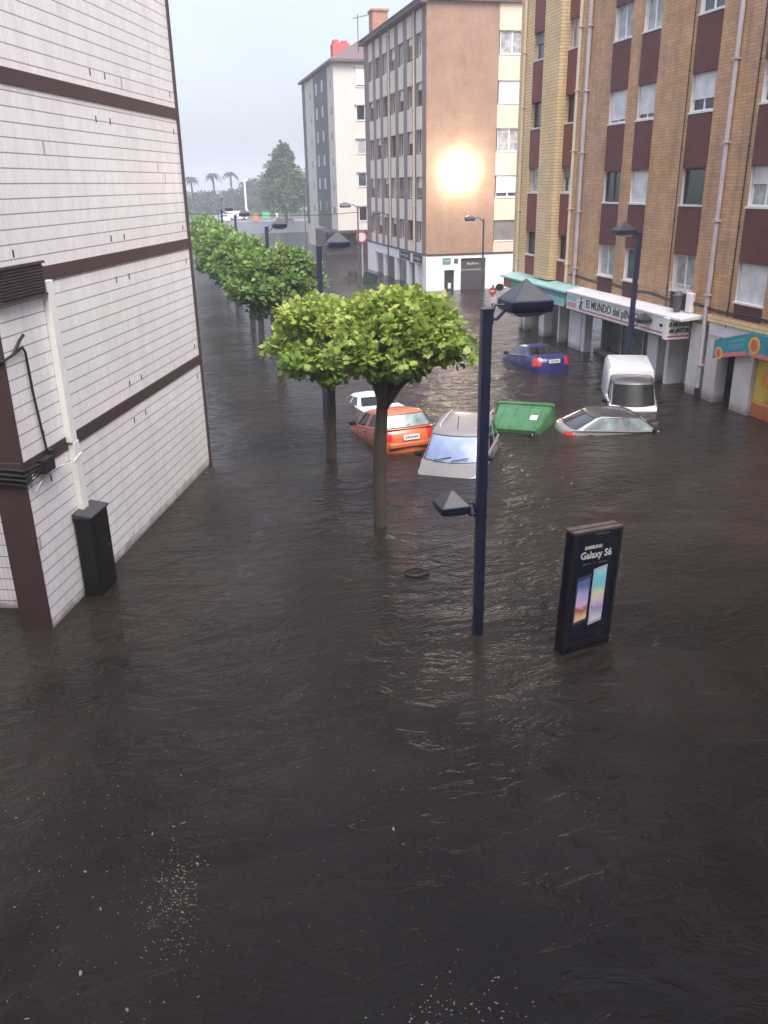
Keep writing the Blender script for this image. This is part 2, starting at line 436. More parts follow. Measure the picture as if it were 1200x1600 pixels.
m = MB().fbox(FL, .05, 1.52, .023, .10, 5.68, 6.16)
for k in range(9): m.fbox(FL, .09, 1.49, .10, .135, 5.715+k*.048, 5.74+k*.048)
m.fbox(FL, .03, 1.54, .10, .15, 6.16, 6.20); m.fbox(FL, .03, 1.54, .10, .13, 5.64, 5.68)
m.build('vent_grille', M['brown_dark'], b)
m = MB().fbox(FL, 1.56, 1.79, .003, .12, 3.0, 5.86); m.fbox(FL, 1.60, 1.83, .003, .125, 1.55, 2.99)
m.fbox(FL, 1.79, 1.86, .003, .06, 2.75, 3.2)
for z in (2.2, 3.9, 5.3): m.fbox(FL, 1.79, 1.815, .003, .05, z, z+.05)
m.build('downpipe', M['white_paint'], b, bevel=.008)
for zb_ in (2.99, 5.97, 8.98, 12.0):
    for u in (.85, 4.73, 5.41, 9.2):
        for dz in (-.42, .39):
            if not (u < 1 and zb_ > 5 and dz < 0): MB().fbox(FL, u-.022, u+.022, .0005, .006, zb_+dz-.06, zb_+dz+.06).build('weep_slot', M['brown_dark'], b)
m = MB().tube([FL(-.06, -.5, 4.72), FL(-.05, .02, 4.80), FL(.25, .05, 4.86), FL(.55, .05, 4.92), FL(.62, .05, 4.82), FL(.64, .05, 4.2), FL(.72, .05, 3.5), FL(.76, .06, 3.1)], .022, 7)
m.tube([FL(.25, .05, 4.86), FL(.45, .08, 5.05), FL(.56, .10, 5.12)], .028, 7)
m.build('wall_cable', M['cable'], b, smooth=40)
m = MB()
for dz, r in ((0, .03), (.09, .022), (-.08, .025), (-.16, .015)):
    m.tube([FL(-.08, -.55, 2.95+dz), FL(-.08, -.2, 2.93+dz), FL(-.06, .05, 2.9+dz), FL(.25, .09, 2.92+dz*.7), FL(.6, .07, 2.9+dz*.3), FL(1.0, .06, 2.96)], r, 7)
m.fbox(FL, .42, .78, .03, .16, 2.78, 3.02); m.fbox(FL, .80, .92, .03, .12, 3.0, 3.09)
m.build('cable_bundle', M['cable'], b, smooth=40)
m = MB().tube([FL(.12, .03, 2.82), FL(.2, .04, 2.55), FL(.5, .04, 2.66), FL(1.0, .04, 2.72), FL(1.5, .13, 2.66), FL(1.86, .13, 2.74)], .010, 6)
m.fbox(FL, .10, .24, .01, .09, 2.80, 2.88)
m.build('white_cable', M['pvc'], b, smooth=40)

t = thing('utility_cabinet', FL(1.7, .2, -.75), 'tall black cabinet standing in the water against the tiled wall', 'cabinet')
m = MB().fbox(FL, 1.34, 2.08, .03, .36, -.75, 1.60)
m.build('body', M['black_paint'], t, bevel=.012)
m = MB().hexa([FL(1.31, .02, 1.60), FL(2.11, .02, 1.60), FL(1.31, .39, 1.60), FL(2.11, .39, 1.60), FL(1.31, .02, 1.70), FL(2.11, .02, 1.70), FL(1.31, .39, 1.64), FL(2.11, .39, 1.64)])
m.build('lid', M['cap_metal'], t, bevel=.01)
MB().fbox(FL, 1.42, 2.0, .362, .372, -.4, 1.5).build('door', M['black_paint'], t, bevel=.006)
MB().disc(FL, 1.9, .85, .022, .022, .372, .39, 10).build('lock', M['steel'], t)

# ---- right-hand terrace: brown brick block over the paint shop
FX = 17.9
F = face((FX, 0, 0), (0, 1, 0), (-1, 0, 0))            # u runs up the street, o towards the street
M['brick'] = courses('brick', (.54, .305, .17, 1), (.64, .39, .235, 1), (.38, .245, .155, 1), bw=.34, rh=.105, ms=.012, stain=.55, patch=(1.0, .97, .76, 1), weathered=.35)
M['brick_yellow'] = courses('brick_yellow', (.76, .55, .28, 1), (.84, .63, .34, 1), (.46, .31, .16, 1), bw=.5, rh=.135, ms=.014, stain=.3, weathered=.12, bump=.5)
b = thing('brick_building', (FX, 30, 0), 'brown brick apartment block with maroon panels above the paint shop, right edge', 'building')
colsW = [(32.95, 34.3), (30.85, 32.08), (27.15, 28.5), (23.25, 24.7), (19.4, 20.9)]
floors = [(3.53, 4.76), (6.46, 7.64), (9.42, 10.6), (12.38, 13.55), (15.33, 16.5)]
m = MB()
edges = [36.95] + [e for c in colsW for e in (c[1], c[0])] + [14]
for k in range(0, len(edges), 2): m.fbox(F, edges[k+1], edges[k], -.5, 0, 2.55, 18)
m.fbox(F, 14, 36.95, -9, -.5, 2.55, 18)
m.build('wall', M['brick'], b)
for ci, (u0, u1) in enumerate(colsW):
    MB().fbox(F, u0, u1, -.34, -.02, 2.6, 3.46).build('spandrel_panel', M['maroon'], b)
    for k in range(len(floors)):
        top = floors[k+1][0]-.07 if k+1 < len(floors) else 18
        MB().fbox(F, u0-.01, u1+.01, -.34, .035, floors[k][1], top).build('spandrel_panel', M['maroon'], b)
st = {(0, 0): dict(pane='curtain', frame='white_dirty'), (0, 1): dict(pane='glass_dark', frame='brown_dark'), (0, 2): dict(shut=.88), (0, 3): dict(pane='curtain'), (0, 4): {},
      (1, 0): dict(pane='glass'), (1, 1): dict(shut=1.0), (1, 2): dict(shut=.82), (1, 3): dict(pane='curtain'), (1, 4): {},
      (2, 0): dict(pane='curtain', frame='white_dirty'), (2, 1): dict(pane='glass_dark', frame='brown_dark', leaves=1), (2, 2): dict(shut=.66, pane='glass_dark'), (2, 3): dict(pane='glass'), (2, 4): {},
      (3, 0): dict(shut=1.0), (3, 1): dict(shut=.42, pane='curtain'), (3, 2): dict(shut=.5, pane='glass'), (3, 3): {}, (3, 4): {},
      (4, 0): {}, (4, 1): {}, (4, 2): {}, (4, 3): {}, (4, 4): {}}
for ci, (u0, u1) in enumerate(colsW[:4]):
    for k, (z0, z1) in enumerate(floors[:4]):
        window(b, F, u0+.02, u1-.02, z0, z1, jamb='white_dirty', **st[(ci, k)])
# small balcony grating under one first-floor window
m = MB()
for k in range(12): m.fbox(F, 27.2+k*.11, 27.225+k*.11, .08, .10, 3.5, 3.74)
m.fbox(F, 27.15, 28.5, .075, .105, 3.74, 3.77); m.fbox(F, 27.15, 28.5, .0, .105, 3.47, 3.5)
m.build('window_guard', M['white_dirty'], b)
pipe(b, F, 26.05, .09, .35, 18, .075, M['grey_pipe'])
MB().tube([F(26.03, .09, -.7), F(26.03, .09, .36)], .09, 10).build('pipe_boot', M['dark'], b, smooth=40)
pipe(b, F, 36.3, .1, 2.8, 18, .085, M['grey_pipe'])
pipe(b, F, 24.95, .03, 2.6, 18, .018, M['cable'], 'wall_cable')
pipe(b, F, 28.72, .03, 2.7, 18, .015, M['cable'], 'wall_cable')
# cable festoon along the first floor
m = MB()
for dz, r in ((0, .028), (-.06, .02)):
    pts = []
    for k in range(41):
        u = 36.9-k*.4; pts.append(F(u, .08+.02*math.sin(k), 3.28+dz-.010*(36.9-u)+.04*math.sin(k*.8)))
    m.tube(pts, r, 6)
m.build('cable_run', M['cable'], b, smooth=40)
# string course and ground-floor structure
m = MB().fbox(F, 14, 25.9, -.3, .12, 2.74, 2.98)
m.build('string_course', M['brick_yellow'], b)
m = MB().fbox(F, 14, 25.85, -.6, .03, 2.28, 2.73); m.build('lintel', M['white_dirty'], b)
for u0, u1, mt in ((35.55, 36.75, 'pillar_white'), (29.0, 29.75, 'pillar_white'), (26.24, 26.95, 'pillar_white'), (25.22, 25.9, 'pillar_stone'), (23.35, 24.28, 'pillar_stone')):
    MB().fbox(F, u0, u1, -.45, .0, -.75, 2.28 if u1 < 26 else 2.54).build('pillar', M[mt], b, bevel=.015)
MB().fbox(F, 35.2, 35.54, -.42, -.05, -.75, 2.5).build('pillar', M['white_dirty'], b)
m = MB().fbox(F, 29.75, 35.2, -1.0, -.9, .05, 2.5); m.fbox(F, 28.35, 29.0, -1.0, -.9, .0, 2.5)
f = MB().fbox(F, 29.75, 35.2, -.95, -.55, -.75, .12).build('shop_window', M['shutter_grey'], b)
M['shop_glass'] = glass('shop_glass', (.055, .058, .058, 1), .12, .75, 1.1)
m.build('pane', M['shop_glass'], f)
m = MB()
for u in (29.8, 31.5, 33.3, 35.1): MB().fbox(F, u-.03, u+.03, -.9, -.84, .05, 2.5).build('mullion', M['grey_pipe'], f)
# shop entrance with a white two-leaf door set back
m = MB()
for u in (26.98, 27.62, 28.28): m.fbox(F, u-.06, u+.06, -.9, -.75, -.75, 2.4)
m.fbox(F, 26.9, 28.35, -.9, -.75, 2.0, 2.12); m.fbox(F, 26.9, 28.35, -.9, -.75, -.2, .1)
dr = m.build('door', M['pvc'], b)
MB().fbox(F, 26.92, 28.34, -.86, -.82, -.7, 2.4).build('pane', M['glass_dark'], dr)
MB().fbox(F, 28.26, 28.46, -.7, -.02, -.75, 2.3).build('pillar', M['white_paint'], b)
m = MB()
for u, z0, z1, r in ((27.9, .2, 1.3, .12), (27.35, .15, .55, .06), (27.75, .1, .5, .05)): m.tube([F(u, -.74, z0), F(u, -.74, z1)], [r, r*.8], 8)
m.build('door_poster', M['white_dirty'], dr, smooth=40)
MB().fbox(F, 24.28, 25.22, -1.2, -1.1, -.75, 2.28).build('doorway', M['dark'], b)
MB().fbox(F, 14, 36.95, -2.6, -2.5, -.75, 2.56).build('back_wall', M['brown_dark'], b)
MB().fbox(F, 26.2, 36.9, -2.5, .0, 2.545, 2.58).build('soffit', M['white_dirty'], b)
# painted roller door at the right edge
M['yellow_shutter'] = ribbed('yellow_shutter', (.62, .44, .05, 1), .09, .5, vertical=False)
rd = MB().fbox(F, 20.4, 23.33, -.2, -.15, .45, 2.1).build('roller_door', M['yellow_shutter'], b)
m = MB().fbox(F, 20.4, 23.33, -.2, -.15, -.75, .45); m.build('orange_skirt', ribbed('orange_shutter', (.55, .16, .05, 1), .09, .5, vertical=False), rd)
m = MB()
for r0, w_ in ((.55, .13), (.30, .1)):
    for k in range(20):
        a0, a1 = 2*math.pi*k/24, 2*math.pi*(k+1)/24
        p = lambda a, r: F(22.45+r*math.cos(a), -.146, 1.05+r*math.sin(a))
        m.quad(p(a0, r0), p(a1, r0), p(a1, r0-w_), p(a0, r0-w_))
m.build('emblem', M['orange_paint'], rd)

# ---- shop signs of the brown block
t = thing('shop_sign', (17.1, 31, 2.0), 'long white shop sign with black lettering and a red line above the grey shop window', 'sign')
FS = face((17.1, 0, 0), (0, 1, 0), (-1, 0, 0))
MB().fbox(FS, 27.35, 35.5, -.78, 0, 1.98, 2.66).build('sign_box', M['sign_white'], t, bevel=.01)
m = MB().hexa([FS(26.3, .05, 2.67), FS(35.6, .05, 2.67), FS(26.3, -.79, 2.72), FS(35.6, -.79, 2.72), FS(26.3, .05, 2.75), FS(35.6, .05, 2.75), FS(26.3, -.79, 2.86), FS(35.6, -.79, 2.86)])
m.build('canopy', M['white_paint'], t, bevel=.01)
m = MB().fbox(FS, 27.36, 34.2, .002, .008, 2.08, 2.13)
m.build('red_line', M['sign_red'], t)
m = MB().fbox(FS, 27.36, 35.5, .0, .015, 1.95, 1.985); m.build('edge_strip', M['dark'], t)
m = text_mb('El MUNDO del pINTOR', FS, 31.25, .002, 2.38, .46, -1, .012, bold=.004, squeeze=1.0)
m.build('lettering', M['ink'], t)
# pictogram of a painter: a small figure with brush, and the coloured plate at the far end
m = MB().disc(FS, 34.05, 2.56, .06, .06, .002, .012, 12); m.fbox(FS, 33.98, 34.12, .002, .012, 2.2, 2.46)
m.fbox(FS, 33.86, 34.0, .002, .012, 2.38, 2.43); m.fbox(FS, 34.1, 34.22, .002, .012, 2.14, 2.24); m.fbox(FS, 33.96, 34.02, .002, .012, 2.12, 2.2)
m.disc(FS, 27.62, 2.36, .11, .06, .002, .012, 12)
m.build('emblem', M['ink'], t)
m = MB().fbox(FS, 34.55, 35.4, .002, .008, 2.36, 2.58); m.build('colour_plate', M['teal_pale'], t)
m = MB().fbox(FS, 34.55, 35.4, .002, .008, 2.1, 2.3); m.build('colour_plate', plain('pale_pink', (.62, .30, .28, 1), .5), t)

t = thing('projecting_sign', (17.4, 27.2, 1.9), 'small boxed white sign with two lines of lettering jutting out over the shop door', 'sign')
FP = face((0, 27.0, 0), (1, 0, 0), (0, -1, 0))
MB().fbox(FP, 16.98, 17.88, -.3, 0, 1.93, 2.64).build('sign_box', M['sign_white'], t, bevel=.012)
text_mb('El MUNDO', FP, 17.45, .002, 2.46, .2, 1, .01, bold=.008, squeeze=.88).build('lettering', M['ink'], t)
text_mb('del pINTOR', FP, 17.45, .002, 2.24, .2, 1, .01, bold=.008, squeeze=.78).build('lettering', M['ink'], t)
MB().fbox(FP, 17.0, 17.86, .002, .008, 2.02, 2.07).build('red_line', M['sign_red'], t)
MB().fbox(FP, 16.97, 17.885, -.31, .01, 1.9, 1.93).build('edge_strip', M['dark'], t)
MB().fbox(FP, 16.96, 17.885, -.31, .03, 2.64, 2.70).build('canopy', M['white_paint'], t)

t = thing('wall_box', (17.88, 27.0, 2.8), 'white rounded box fixed to the wall beside the grey downpipe', 'box')
MB().fbox(F, 26.84, 27.2, .01, .2, 2.86, 3.55).build('body', M['white_paint'], t, bevel=.05)
MB().fbox(F, 26.9, 27.14, .02, .17, 2.72, 2.86).build('base', M['grey_pipe'], t, bevel=.02)
t = thing('wall_lamp', (17.88, 27.5, 2.8), 'dark grey tapering wall lantern left of the white wall box', 'lamp')
m = MB().ring_loft([[F(27.5+r*math.cos(2*math.pi*k/10), .3+r*math.sin(2*math.pi*k/10), z) for k in range(10)] for r, z in ((.05, 2.78), (.14, 2.9), (.18, 3.4), (.2, 3.42), (.1, 3.55))], True, True)
m.build('lantern', plain('lamp_grey', (.09, .085, .085, 1), .4), t, smooth=30)
MB().tube([F(27.5, 0, 3.2), F(27.5, .2, 3.2)], .025, 8).build('bracket', M['cable'], t)

t = thing('shop_fascia', (17.5, 24.5, 1.6), 'turquoise fascia with orange round emblems above the dark doorway', 'sign')
FT = face((17.62, 0, 0), (0, 1, 0), (-1, 0, 0))
q = [FT(25.1, 0, 1.60), FT(23.30, 0, 2.02), FT(25.1, -.1, 1.60), FT(23.30, -.1, 2.02), FT(25.1, 0, 2.22), FT(23.30, 0, 2.72), FT(25.1, -.1, 2.22), FT(23.30, -.1, 2.72)]
MB().hexa(q).build('board', M['turquoise'], t)
q2 = [FT(23.30, 0, 2.02), FT(19.5, 0, 2.0), FT(23.30, -.1, 2.02), FT(19.5, -.1, 2.0), FT(23.30, 0, 2.72), FT(19.5, 0, 2.74), FT(23.30, -.1, 2.72), FT(19.5, -.1, 2.74)]
MB().hexa(q2).build('board', M['turquoise'], t)
def on_board(u): return max(0, min(1, (25.1-u)/1.8))
def slant(u0, u1, a, b_, o0=.002, o1=.008):      # strip between heights a and b (0 bottom .. 1 top)
    zz = lambda u, s: (1.60+.42*on_board(u)) + (.62+.08*on_board(u))*s
    m = MB(); m.hexa([FT(u0, o0, zz(u0, a)), FT(u1, o0, zz(u1, a)), FT(u0, o1, zz(u0, a)), FT(u1, o1, zz(u1, a)), FT(u0, o0, zz(u0, b_)), FT(u1, o0, zz(u1, b_)), FT(u0, o1, zz(u0, b_)), FT(u1, o1, zz(u1, b_))]); return m
slant(24.62, 23.4, .0, .2).build('pink_strip', plain('salmon', (.62, .17, .13, 1), .5), t)
slant(23.25, 19.6, .0, .2).build('pink_strip', plain('salmon2', (.62, .17, .13, 1), .5), t)
for u, zc, r in ((24.78, 1.83, .2), (23.02, 2.37, .27), (21.0, 2.37, .27)):
    MB().disc(FT, u, zc, r, r*.98, .009, .014).build('yellow_ring', M['yellow_paint'], t)
    e = MB().disc(FT, u, zc, r*.76, r*.76, .0145, .02).build('emblem', M['orange_paint'], t)
    m = MB()
    for k in range(14):
        a0, a1 = math.pi*(.35+k*.1), math.pi*(.45+k*.1)
        p = lambda a, rr: FT(u-rr*math.cos(a), .0215, zc+rr*math.sin(a))
        m.quad(p(a0, r*.5), p(a1, r*.5), p(a1, r*.28), p(a0, r*.28))
    m.fbox(FT, u-r*.45, u+r*.3, .0205, .024, zc-.03, zc+.03)
    m.build('letter', M['sign_red'], t)
m = MB()
for a, b_ in ((.72, .8), (.52, .58), (.40, .45)):
    m2 = slant(24.3, 23.55, a, b_); m.v += m2.v; m.f += [tuple(i+len(m.v)-8 for i in f) for f in m2.f]; m.mi += m2.mi
m.build('faint_lines', plain('pale_turq', (.10, .38, .40, 1), .5), t)

# ---- yellow brick block further up the street
b = thing('yellow_building', (FX, 40, 0), 'yellow brick block with a pale projecting bay above the teal shop awning', 'building')
m = MB()
for u0, u1 in ((42.25, 43.95), (36.96, 37.42)): m.fbox(F, u0, u1, -.5, 0, 2.5, 18)
m.fbox(F, 36.96, 43.95, -9, -.5, 2.5, 18)
m.build('wall', M['brick_yellow'], b)
MB().fbox(F, 38.42, 40.15, -.5, .42, 2.9, 18).build('bay', M['brick_yellow'], b)
yf = [(3.85, 4.95), (6.8, 7.92), (9.72, 10.85), (12.66, 13.8), (15.6, 16.8)]
for u0, u1 in ((40.15, 42.25), (37.42, 38.42)):
    MB().fbox(F, u0, u1, -.34, .02, 2.7, yf[0][0]-.07).build('spandrel_panel', M['maroon_red'], b)
    for k in range(5):
        MB().fbox(F, u0, u1, -.34, .03, yf[k][1], yf[k+1][0]-.07 if k < 4 else 18).build('spandrel_panel', M['maroon_red'], b)
sty = [dict(pane='glass_dark', frame='brown_dark'), dict(pane='curtain', frame='white_dirty'), dict(pane='glass_dark', frame='brown_dark'), dict(pane='glass', shut=.4, shutter='shutter_grey')]
for k in range(4):
    window(b, F, 40.2, 42.2, *yf[k], o=-.2, **sty[k]); window(b, F, 37.45, 38.4, *yf[k], o=-.2, **sty[(k+2) % 4])
pipe(b, F, 43.2, .09, 2.7, 18, .07, M['cream_pipe'])
pipe(b, F, 37.12, .12, 2.9, 18, .075, M['cream_pipe'])
MB().fbox(F, 36.96, 43.95, -.3, .2, 2.52, 2.76).build('ledge', M['brown_dark'], b)
m = MB().fbox(F, 36.96, 43.95, -.9, -.8, -.75, 2.5); m.build('shop_window', plain('brown_glaze', (.16, .115, .085, 1), .25, .3, .5), b)
for u0, u1 in ((39.55, 40.15), (42.5, 42.75), (42.0, 42.2), (37.8, 37.95)): MB().fbox(F, u0, u1, -.45, 0, -.75, 2.4).build('pillar', M['pillar_white'], b)
for u0, u1 in ((38.6, 39.4), (40.5, 41.8)): MB().fbox(F, u0, u1, -.79, -.75, .3, 2.1).build('shop_door', M['brown_dark'], b)

t = thing('shop_awning', (17.1, 39.5, 2.0), 'teal shop awning board along the foot of the yellow block', 'awning')
MB().fbox(FS, 35.62, 43.15, -.78, 0, 2.14, 2.62).build('board', M['teal'], t, bevel=.01)
m = MB().hexa([FS(35.55, .14, 2.63), FS(43.3, .14, 2.63), FS(35.55, -.79, 2.66), FS(43.3, -.79, 2.66), FS(35.55, .14, 2.72), FS(43.3, .14, 2.72), FS(35.55, -.79, 2.86), FS(43.3, -.79, 2.86)])
m.build('top_board', M['teal_pale'], t, bevel=.01)
MB().fbox(FS, 35.7, 38.0, .003, .02, 2.0, 2.36).build('panel', M['teal_pale'], t)
MB().fbox(FS, 38.1, 41.2, .003, .012, 2.2, 2.5).build('panel', plain('dull_teal', (.20, .27, .22, 1), .6, .4, 2), t)
MB().fbox(FS, 42.1, 43.1, .003, .02, 2.17, 2.55).build('panel', plain('rust_panel', (.38, .13, .09, 1), .6, .2, 3), t)

# ---- brown gable block across the side street
b = thing('gable_building', (17.88, 60.2, 0), 'brown corner block with a blank gable wall and cream window panels across the side street', 'building')
FG = face((0, 60.2, 0), (1, 0, 0), (0, -1, 0)); FH = face((17.88, 0, 0), (0, 1, 0), (-1, 0, 0))
M['gable_brick'] = courses('gable_brick', (.31, .19, .125, 1), (.36, .225, .15, 1), (.25, .165, .12, 1), bw=.26, rh=.08, ms=.012, stain=.35, weathered=.15, bump=.2)
M['pier_brick'] = courses('pier_brick', (.24, .165, .135, 1), (.29, .20, .165, 1), (.22, .16, .14, 1), bw=.26, rh=.08, ms=.012, stain=.25, bump=.2)
gz = [(3.35, 4.75), (6.3, 7.75), (9.3, 10.8), (12.35, 13.75), (15.35, 16.75)]
m = MB().fbox(FG, 17.88, 22.95, -.4, 0, 2.45, 18.35)
m.fbox(FG, 24.9, 30, -.4, 0, 2.45, 18.35); m.fbox(FG, 18.28, 30, -16, -.4, 2.45, 18.35)
m.build('gable_wall', M['gable_brick'], b)
for k in range(5):
    z0, z1 = gz[k]; top = gz[k+1][0]-.08 if k < 4 else 18.35
    MB().fbox(FG, 22.95, 24.9, -.38, .03, z1, top).build('spandrel_panel', M['cream'], b)
MB().fbox(FG, 22.95, 24.9, -.38, .03, 2.5, gz[0][0]-.08).build('spandrel_panel', M['cream'], b)
for k, kw in enumerate((dict(shut=1.0, shutter='shutter_grey'), dict(shut=.78), dict(pane='curtain'), dict(shut=1.0), dict(pane='curtain'))):
    window(b, FG, 23.05, 24.8, *gz[k], o=-.14, **kw)
# street front: six window bays
bays = [(61.25+2.42*k, 62.55+2.42*k) for k in range(7)]
m = MB(); prev = 60.61
for u0, u1 in bays: m.fbox(FH, prev, u0, -.4, 0, 2.45, 18.2); prev = u1
m.fbox(FH, prev, 79, -.4, 0, 2.45, 18.2)
m.build('street_wall', M['pier_brick'], b)
for bi, (u0, u1) in enumerate(bays):
    MB().fbox(FH, u0, u1, -.38, .04, 2.5, gz[0][0]-.08).build('spandrel_panel', M['cream_pale'], b)
    for k in range(5):
        z0, z1 = gz[k]; top = gz[k+1][0]-.08 if k < 4 else 18.1
        MB().fbox(FH, u0, u1, -.38, .04, z1, top).build('spandrel_panel', M['cream_pale'], b)
        window(b, FH, u0+.02, u1-.02, z0, z1, o=-.2, pane=('glass', 'glass_dark', 'curtain')[(bi*3+k*2) % 3], frame=('pvc', 'brown_dark')[(bi+k) % 2], sill=None, shut=(0, .5, 0, .3, 0, 0)[(bi*5+k) % 6])
pipe(b, FH, 63.0, .09, 2.6, 18.2, .07, M['cream_pipe']); pipe(b, FH, 70.1, .09, 2.6, 18.2, .06, M['cream_pipe'])
pipe(b, FG, 24.95, .06, 2.6, 18.2, .05, M['cream_pipe'])
m = MB().fbox(FG, 17.35, 30, -16.5, .25, 18.36, 18.5); m.fbox(FH, 59.9, 79, .0, .5, 18.2, 18.34)
m.build('eaves', M['roof_tile'], b)
m = MB().hexa([(17.3, 59.9, 18.51), (30, 59.9, 18.51), (17.3, 79.2, 18.51), (30, 79.2, 18.51), (22, 63, 21.2), (26, 63, 21.2), (22, 77, 21.2), (26, 77, 21.2)])
m.build('roof', M['roof_tile'], b)
m = MB().box(18.3, 19.6, 77.2, 78.6, 18.5, 20.6); m.box(18.2, 19.7, 77.1, 78.7, 20.6, 20.75)
m.build('chimney', plain('chimney_brick', (.36, .18, .12, 1), .85, .3, 4), b)
# ground floor
m = MB()
for u0, u1, z0, z1 in ((17.88, 19.25, -.75, 2.44), (19.25, 20.0, 1.42, 2.44), (20.0, 20.5, -.75, 2.44), (22.4, 30, -.75, 2.44), (20.5, 22.4, 2.2, 2.44)):
    m.fbox(FG, u0, u1, -.4, .02, z0, z1)
hs_ = [(60.61, 61.0), (62.6, 63.1), (64.8, 65.5), (68.6, 69.2), (72.5, 73), (76, 79)]
for u0, u1 in hs_: m.fbox(FH, u0, u1, -.4, .02, -.75, 2.44)
m.fbox(FH, 61, 79, -.4, .015, 1.75, 2.44)
m.build('ground_floor', M['white_paint'], b)
m = MB().fbox(FG, 17.88, 30, -.42, .06, 2.441, 2.56); m.fbox(FH, 60.63, 79, -.42, .06, 2.441, 2.56)
m.build('ledge', M['brown_dark'], b)
dr = MB().fbox(FG, 19.25, 20.0, -.2, -.12, -.75, 1.42).build('door', M['dark'], b)
MB().fbox(FG, 19.58, 19.8, -.118, -.11, .1, .5).build('notice', M['sign_white'], dr)
gd = MB().fbox(FG, 20.5, 22.4, -.2, -.1, -.75, 2.2).build('garage_door', M['garage'], b)
m = MB().fbox(FG, 20.5, 22.4, -.098, -.085, 1.36, 1.40)
for k in range(7): m.fbox(FG, 21.02+k*.13, 21.11+k*.13, -.098, -.09, 1.74, 1.74+(.16 if k in (0, 3) else .1))
m.build('worn_lettering', M['grey_pipe'], gd)
for k, (u0, u1) in enumerate(((61.0, 62.6), (63.1, 64.8), (65.5, 68.6), (69.2, 72.5), (73, 76))):
    MB().fbox(FH, u0, u1, -.35, -.25, -.75, 1.75).build('shop_window', (M['shutter'], M['garage'], M['shop_glass'], M['garage'], M['shutter_grey'])[k], b)
t = thing('shop_plate', (19.3, 60.17, 1.9), 'small green plate on the white wall above the black door', 'sign')
MB().fbox(FG, 19.12, 19.72, .022, .06, 1.86, 2.26).build('plate', plain('dull_green', (.10, .22, .13, 1), .5), t)
m = MB()
for z in (1.98, 2.08): m.fbox(FG, 19.2, 19.64, .0605, .064, z, z+.035)
m.build('faint_lines', M['teal_pale'], t)
t = thing('shop_plate', (20.1, 60.17, 1.9), 'small brown square plate right of the green plate', 'sign')
MB().fbox(FG, 19.98, 20.28, .022, .05, 1.88, 2.2).build('plate', M['steel'], t)
for nm, u0, u1, lab in (('shop_sign', 61.1, 63.4, 'black sign with pale lettering nearest the gable corner'), ('shop_sign', 64.4, 67.4, 'black sign with pale lettering further from the gable corner, above the shutters')):
    t = thing(nm, (17.8, u0, 1.9), lab, 'sign')
    MB().fbox(FH, u0, u1, .03, .09, 1.84, 2.4).build('board', M['dark'], t)
    m = MB()
    for k in range(6):
        uu = u1-.3-k*(u1-u0-.5)/6; m.fbox(FH, uu-.18, uu, .0905, .095, 2.05, 2.05+(.2 if k % 3 == 0 else .13))
    m.build('lettering', M['grey_pipe'], t)
# added glowing globe and bracket, standing in for glare in the window pane
t = thing('glare_globe', (20.3, 59.4, 7.95), 'added glowing white globe for window-pane glare in front of the brown gable wall', 'lamp')
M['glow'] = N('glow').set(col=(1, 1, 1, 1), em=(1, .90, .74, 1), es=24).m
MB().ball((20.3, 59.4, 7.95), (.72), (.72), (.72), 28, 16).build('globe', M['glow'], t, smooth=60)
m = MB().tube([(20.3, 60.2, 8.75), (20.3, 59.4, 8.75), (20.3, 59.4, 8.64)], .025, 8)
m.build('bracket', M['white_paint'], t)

# ---- white block beyond
b = thing('white_building', (18.75, 97.6, 0), 'far white block with grey side stripes, a dark roof and red chimney', 'building')
FW = face((0, 97.6, 0), (1, 0, 0), (0, -1, 0)); FV = face((18.75, 0, 0), (0, 1, 0), (-1, 0, 0))
M['render_white'] = plain('render_white', (.56, .52, .46, 1), .8, .1, .35)
m = MB().box(18.75, 34, 97.6, 119, 2.55, 19.3); m.box(18.75, 34, 104.02, 119, -.7, 2.546)
m.build('wall', M['render_white'], b)
m = MB().fbox(FV, 101.4, 110.2, .005, .06, 2.55, 19.2); m.fbox(FV, 117, 119, .005, .06, 2.55, 19.2)
m.build('grey_bay', M['grey_wall'], b)
wz = [(3.5, 5.0), (7.1, 8.5), (10.45, 11.9), (13.75, 15.2), (17.0, 18.8)]
for k, (z0, z1) in enumerate(wz):
    kw = (dict(pane='glass_dark', frame='white_paint', shut=.0), dict(pane='glass'), dict(pane='curtain'), dict(pane='glass_dark', shut=0), dict(shut=.9))[k]
    window(b, FW, 21.15, 23.0, z0, z1, o=.01, **kw)
    MB().fbox(FW, 21.0, 23.1, .0, .2, z1+.02, z1+.18).build('blind_box', M['grey_pipe'], b)
for k in range(6):
    z = 4.3+k*2.55
    for u in (99.4, 113.0): MB().fbox(FV, u-.3, u+.3, .005, .05, z, z+.7).build('window', M['glass_dark'], b)
    for u in (104.2, 108): MB().fbox(FV, u-.6, u+.6, .062, .09, z, z+1.2).build('window', M['glass'], b)
m = MB().box(18.3, 34, 97.0, 119.4, 19.31, 19.55)
m.hexa([(18.3, 97.0, 19.56), (34, 97.0, 19.56), (18.3, 119.4, 19.56), (34, 119.4, 19.56), (23, 102, 22.2), (32, 102, 22.2), (23, 116, 22.2), (32, 116, 22.2)])
rf = m.build('roof', M['roof_tile'], b)
m = MB().box(19.2, 21.0, 99.5, 101.0, 19.6, 21.35); m.box(19.35, 19.9, 99.7, 100.8, 21.35, 21.7); m.box(20.2, 20.8, 99.7, 100.8, 21.35, 21.6)
m.build('chimney', M['red_brick'], rf)
m = MB().box(17.2, 34, 97.3, 104, -.2, 2.54); m.fbox(FW, 17.0, 34, .3, 1.6, 2.30, 2.54)
m.build('ground_floor', M['brown_dark'], b)
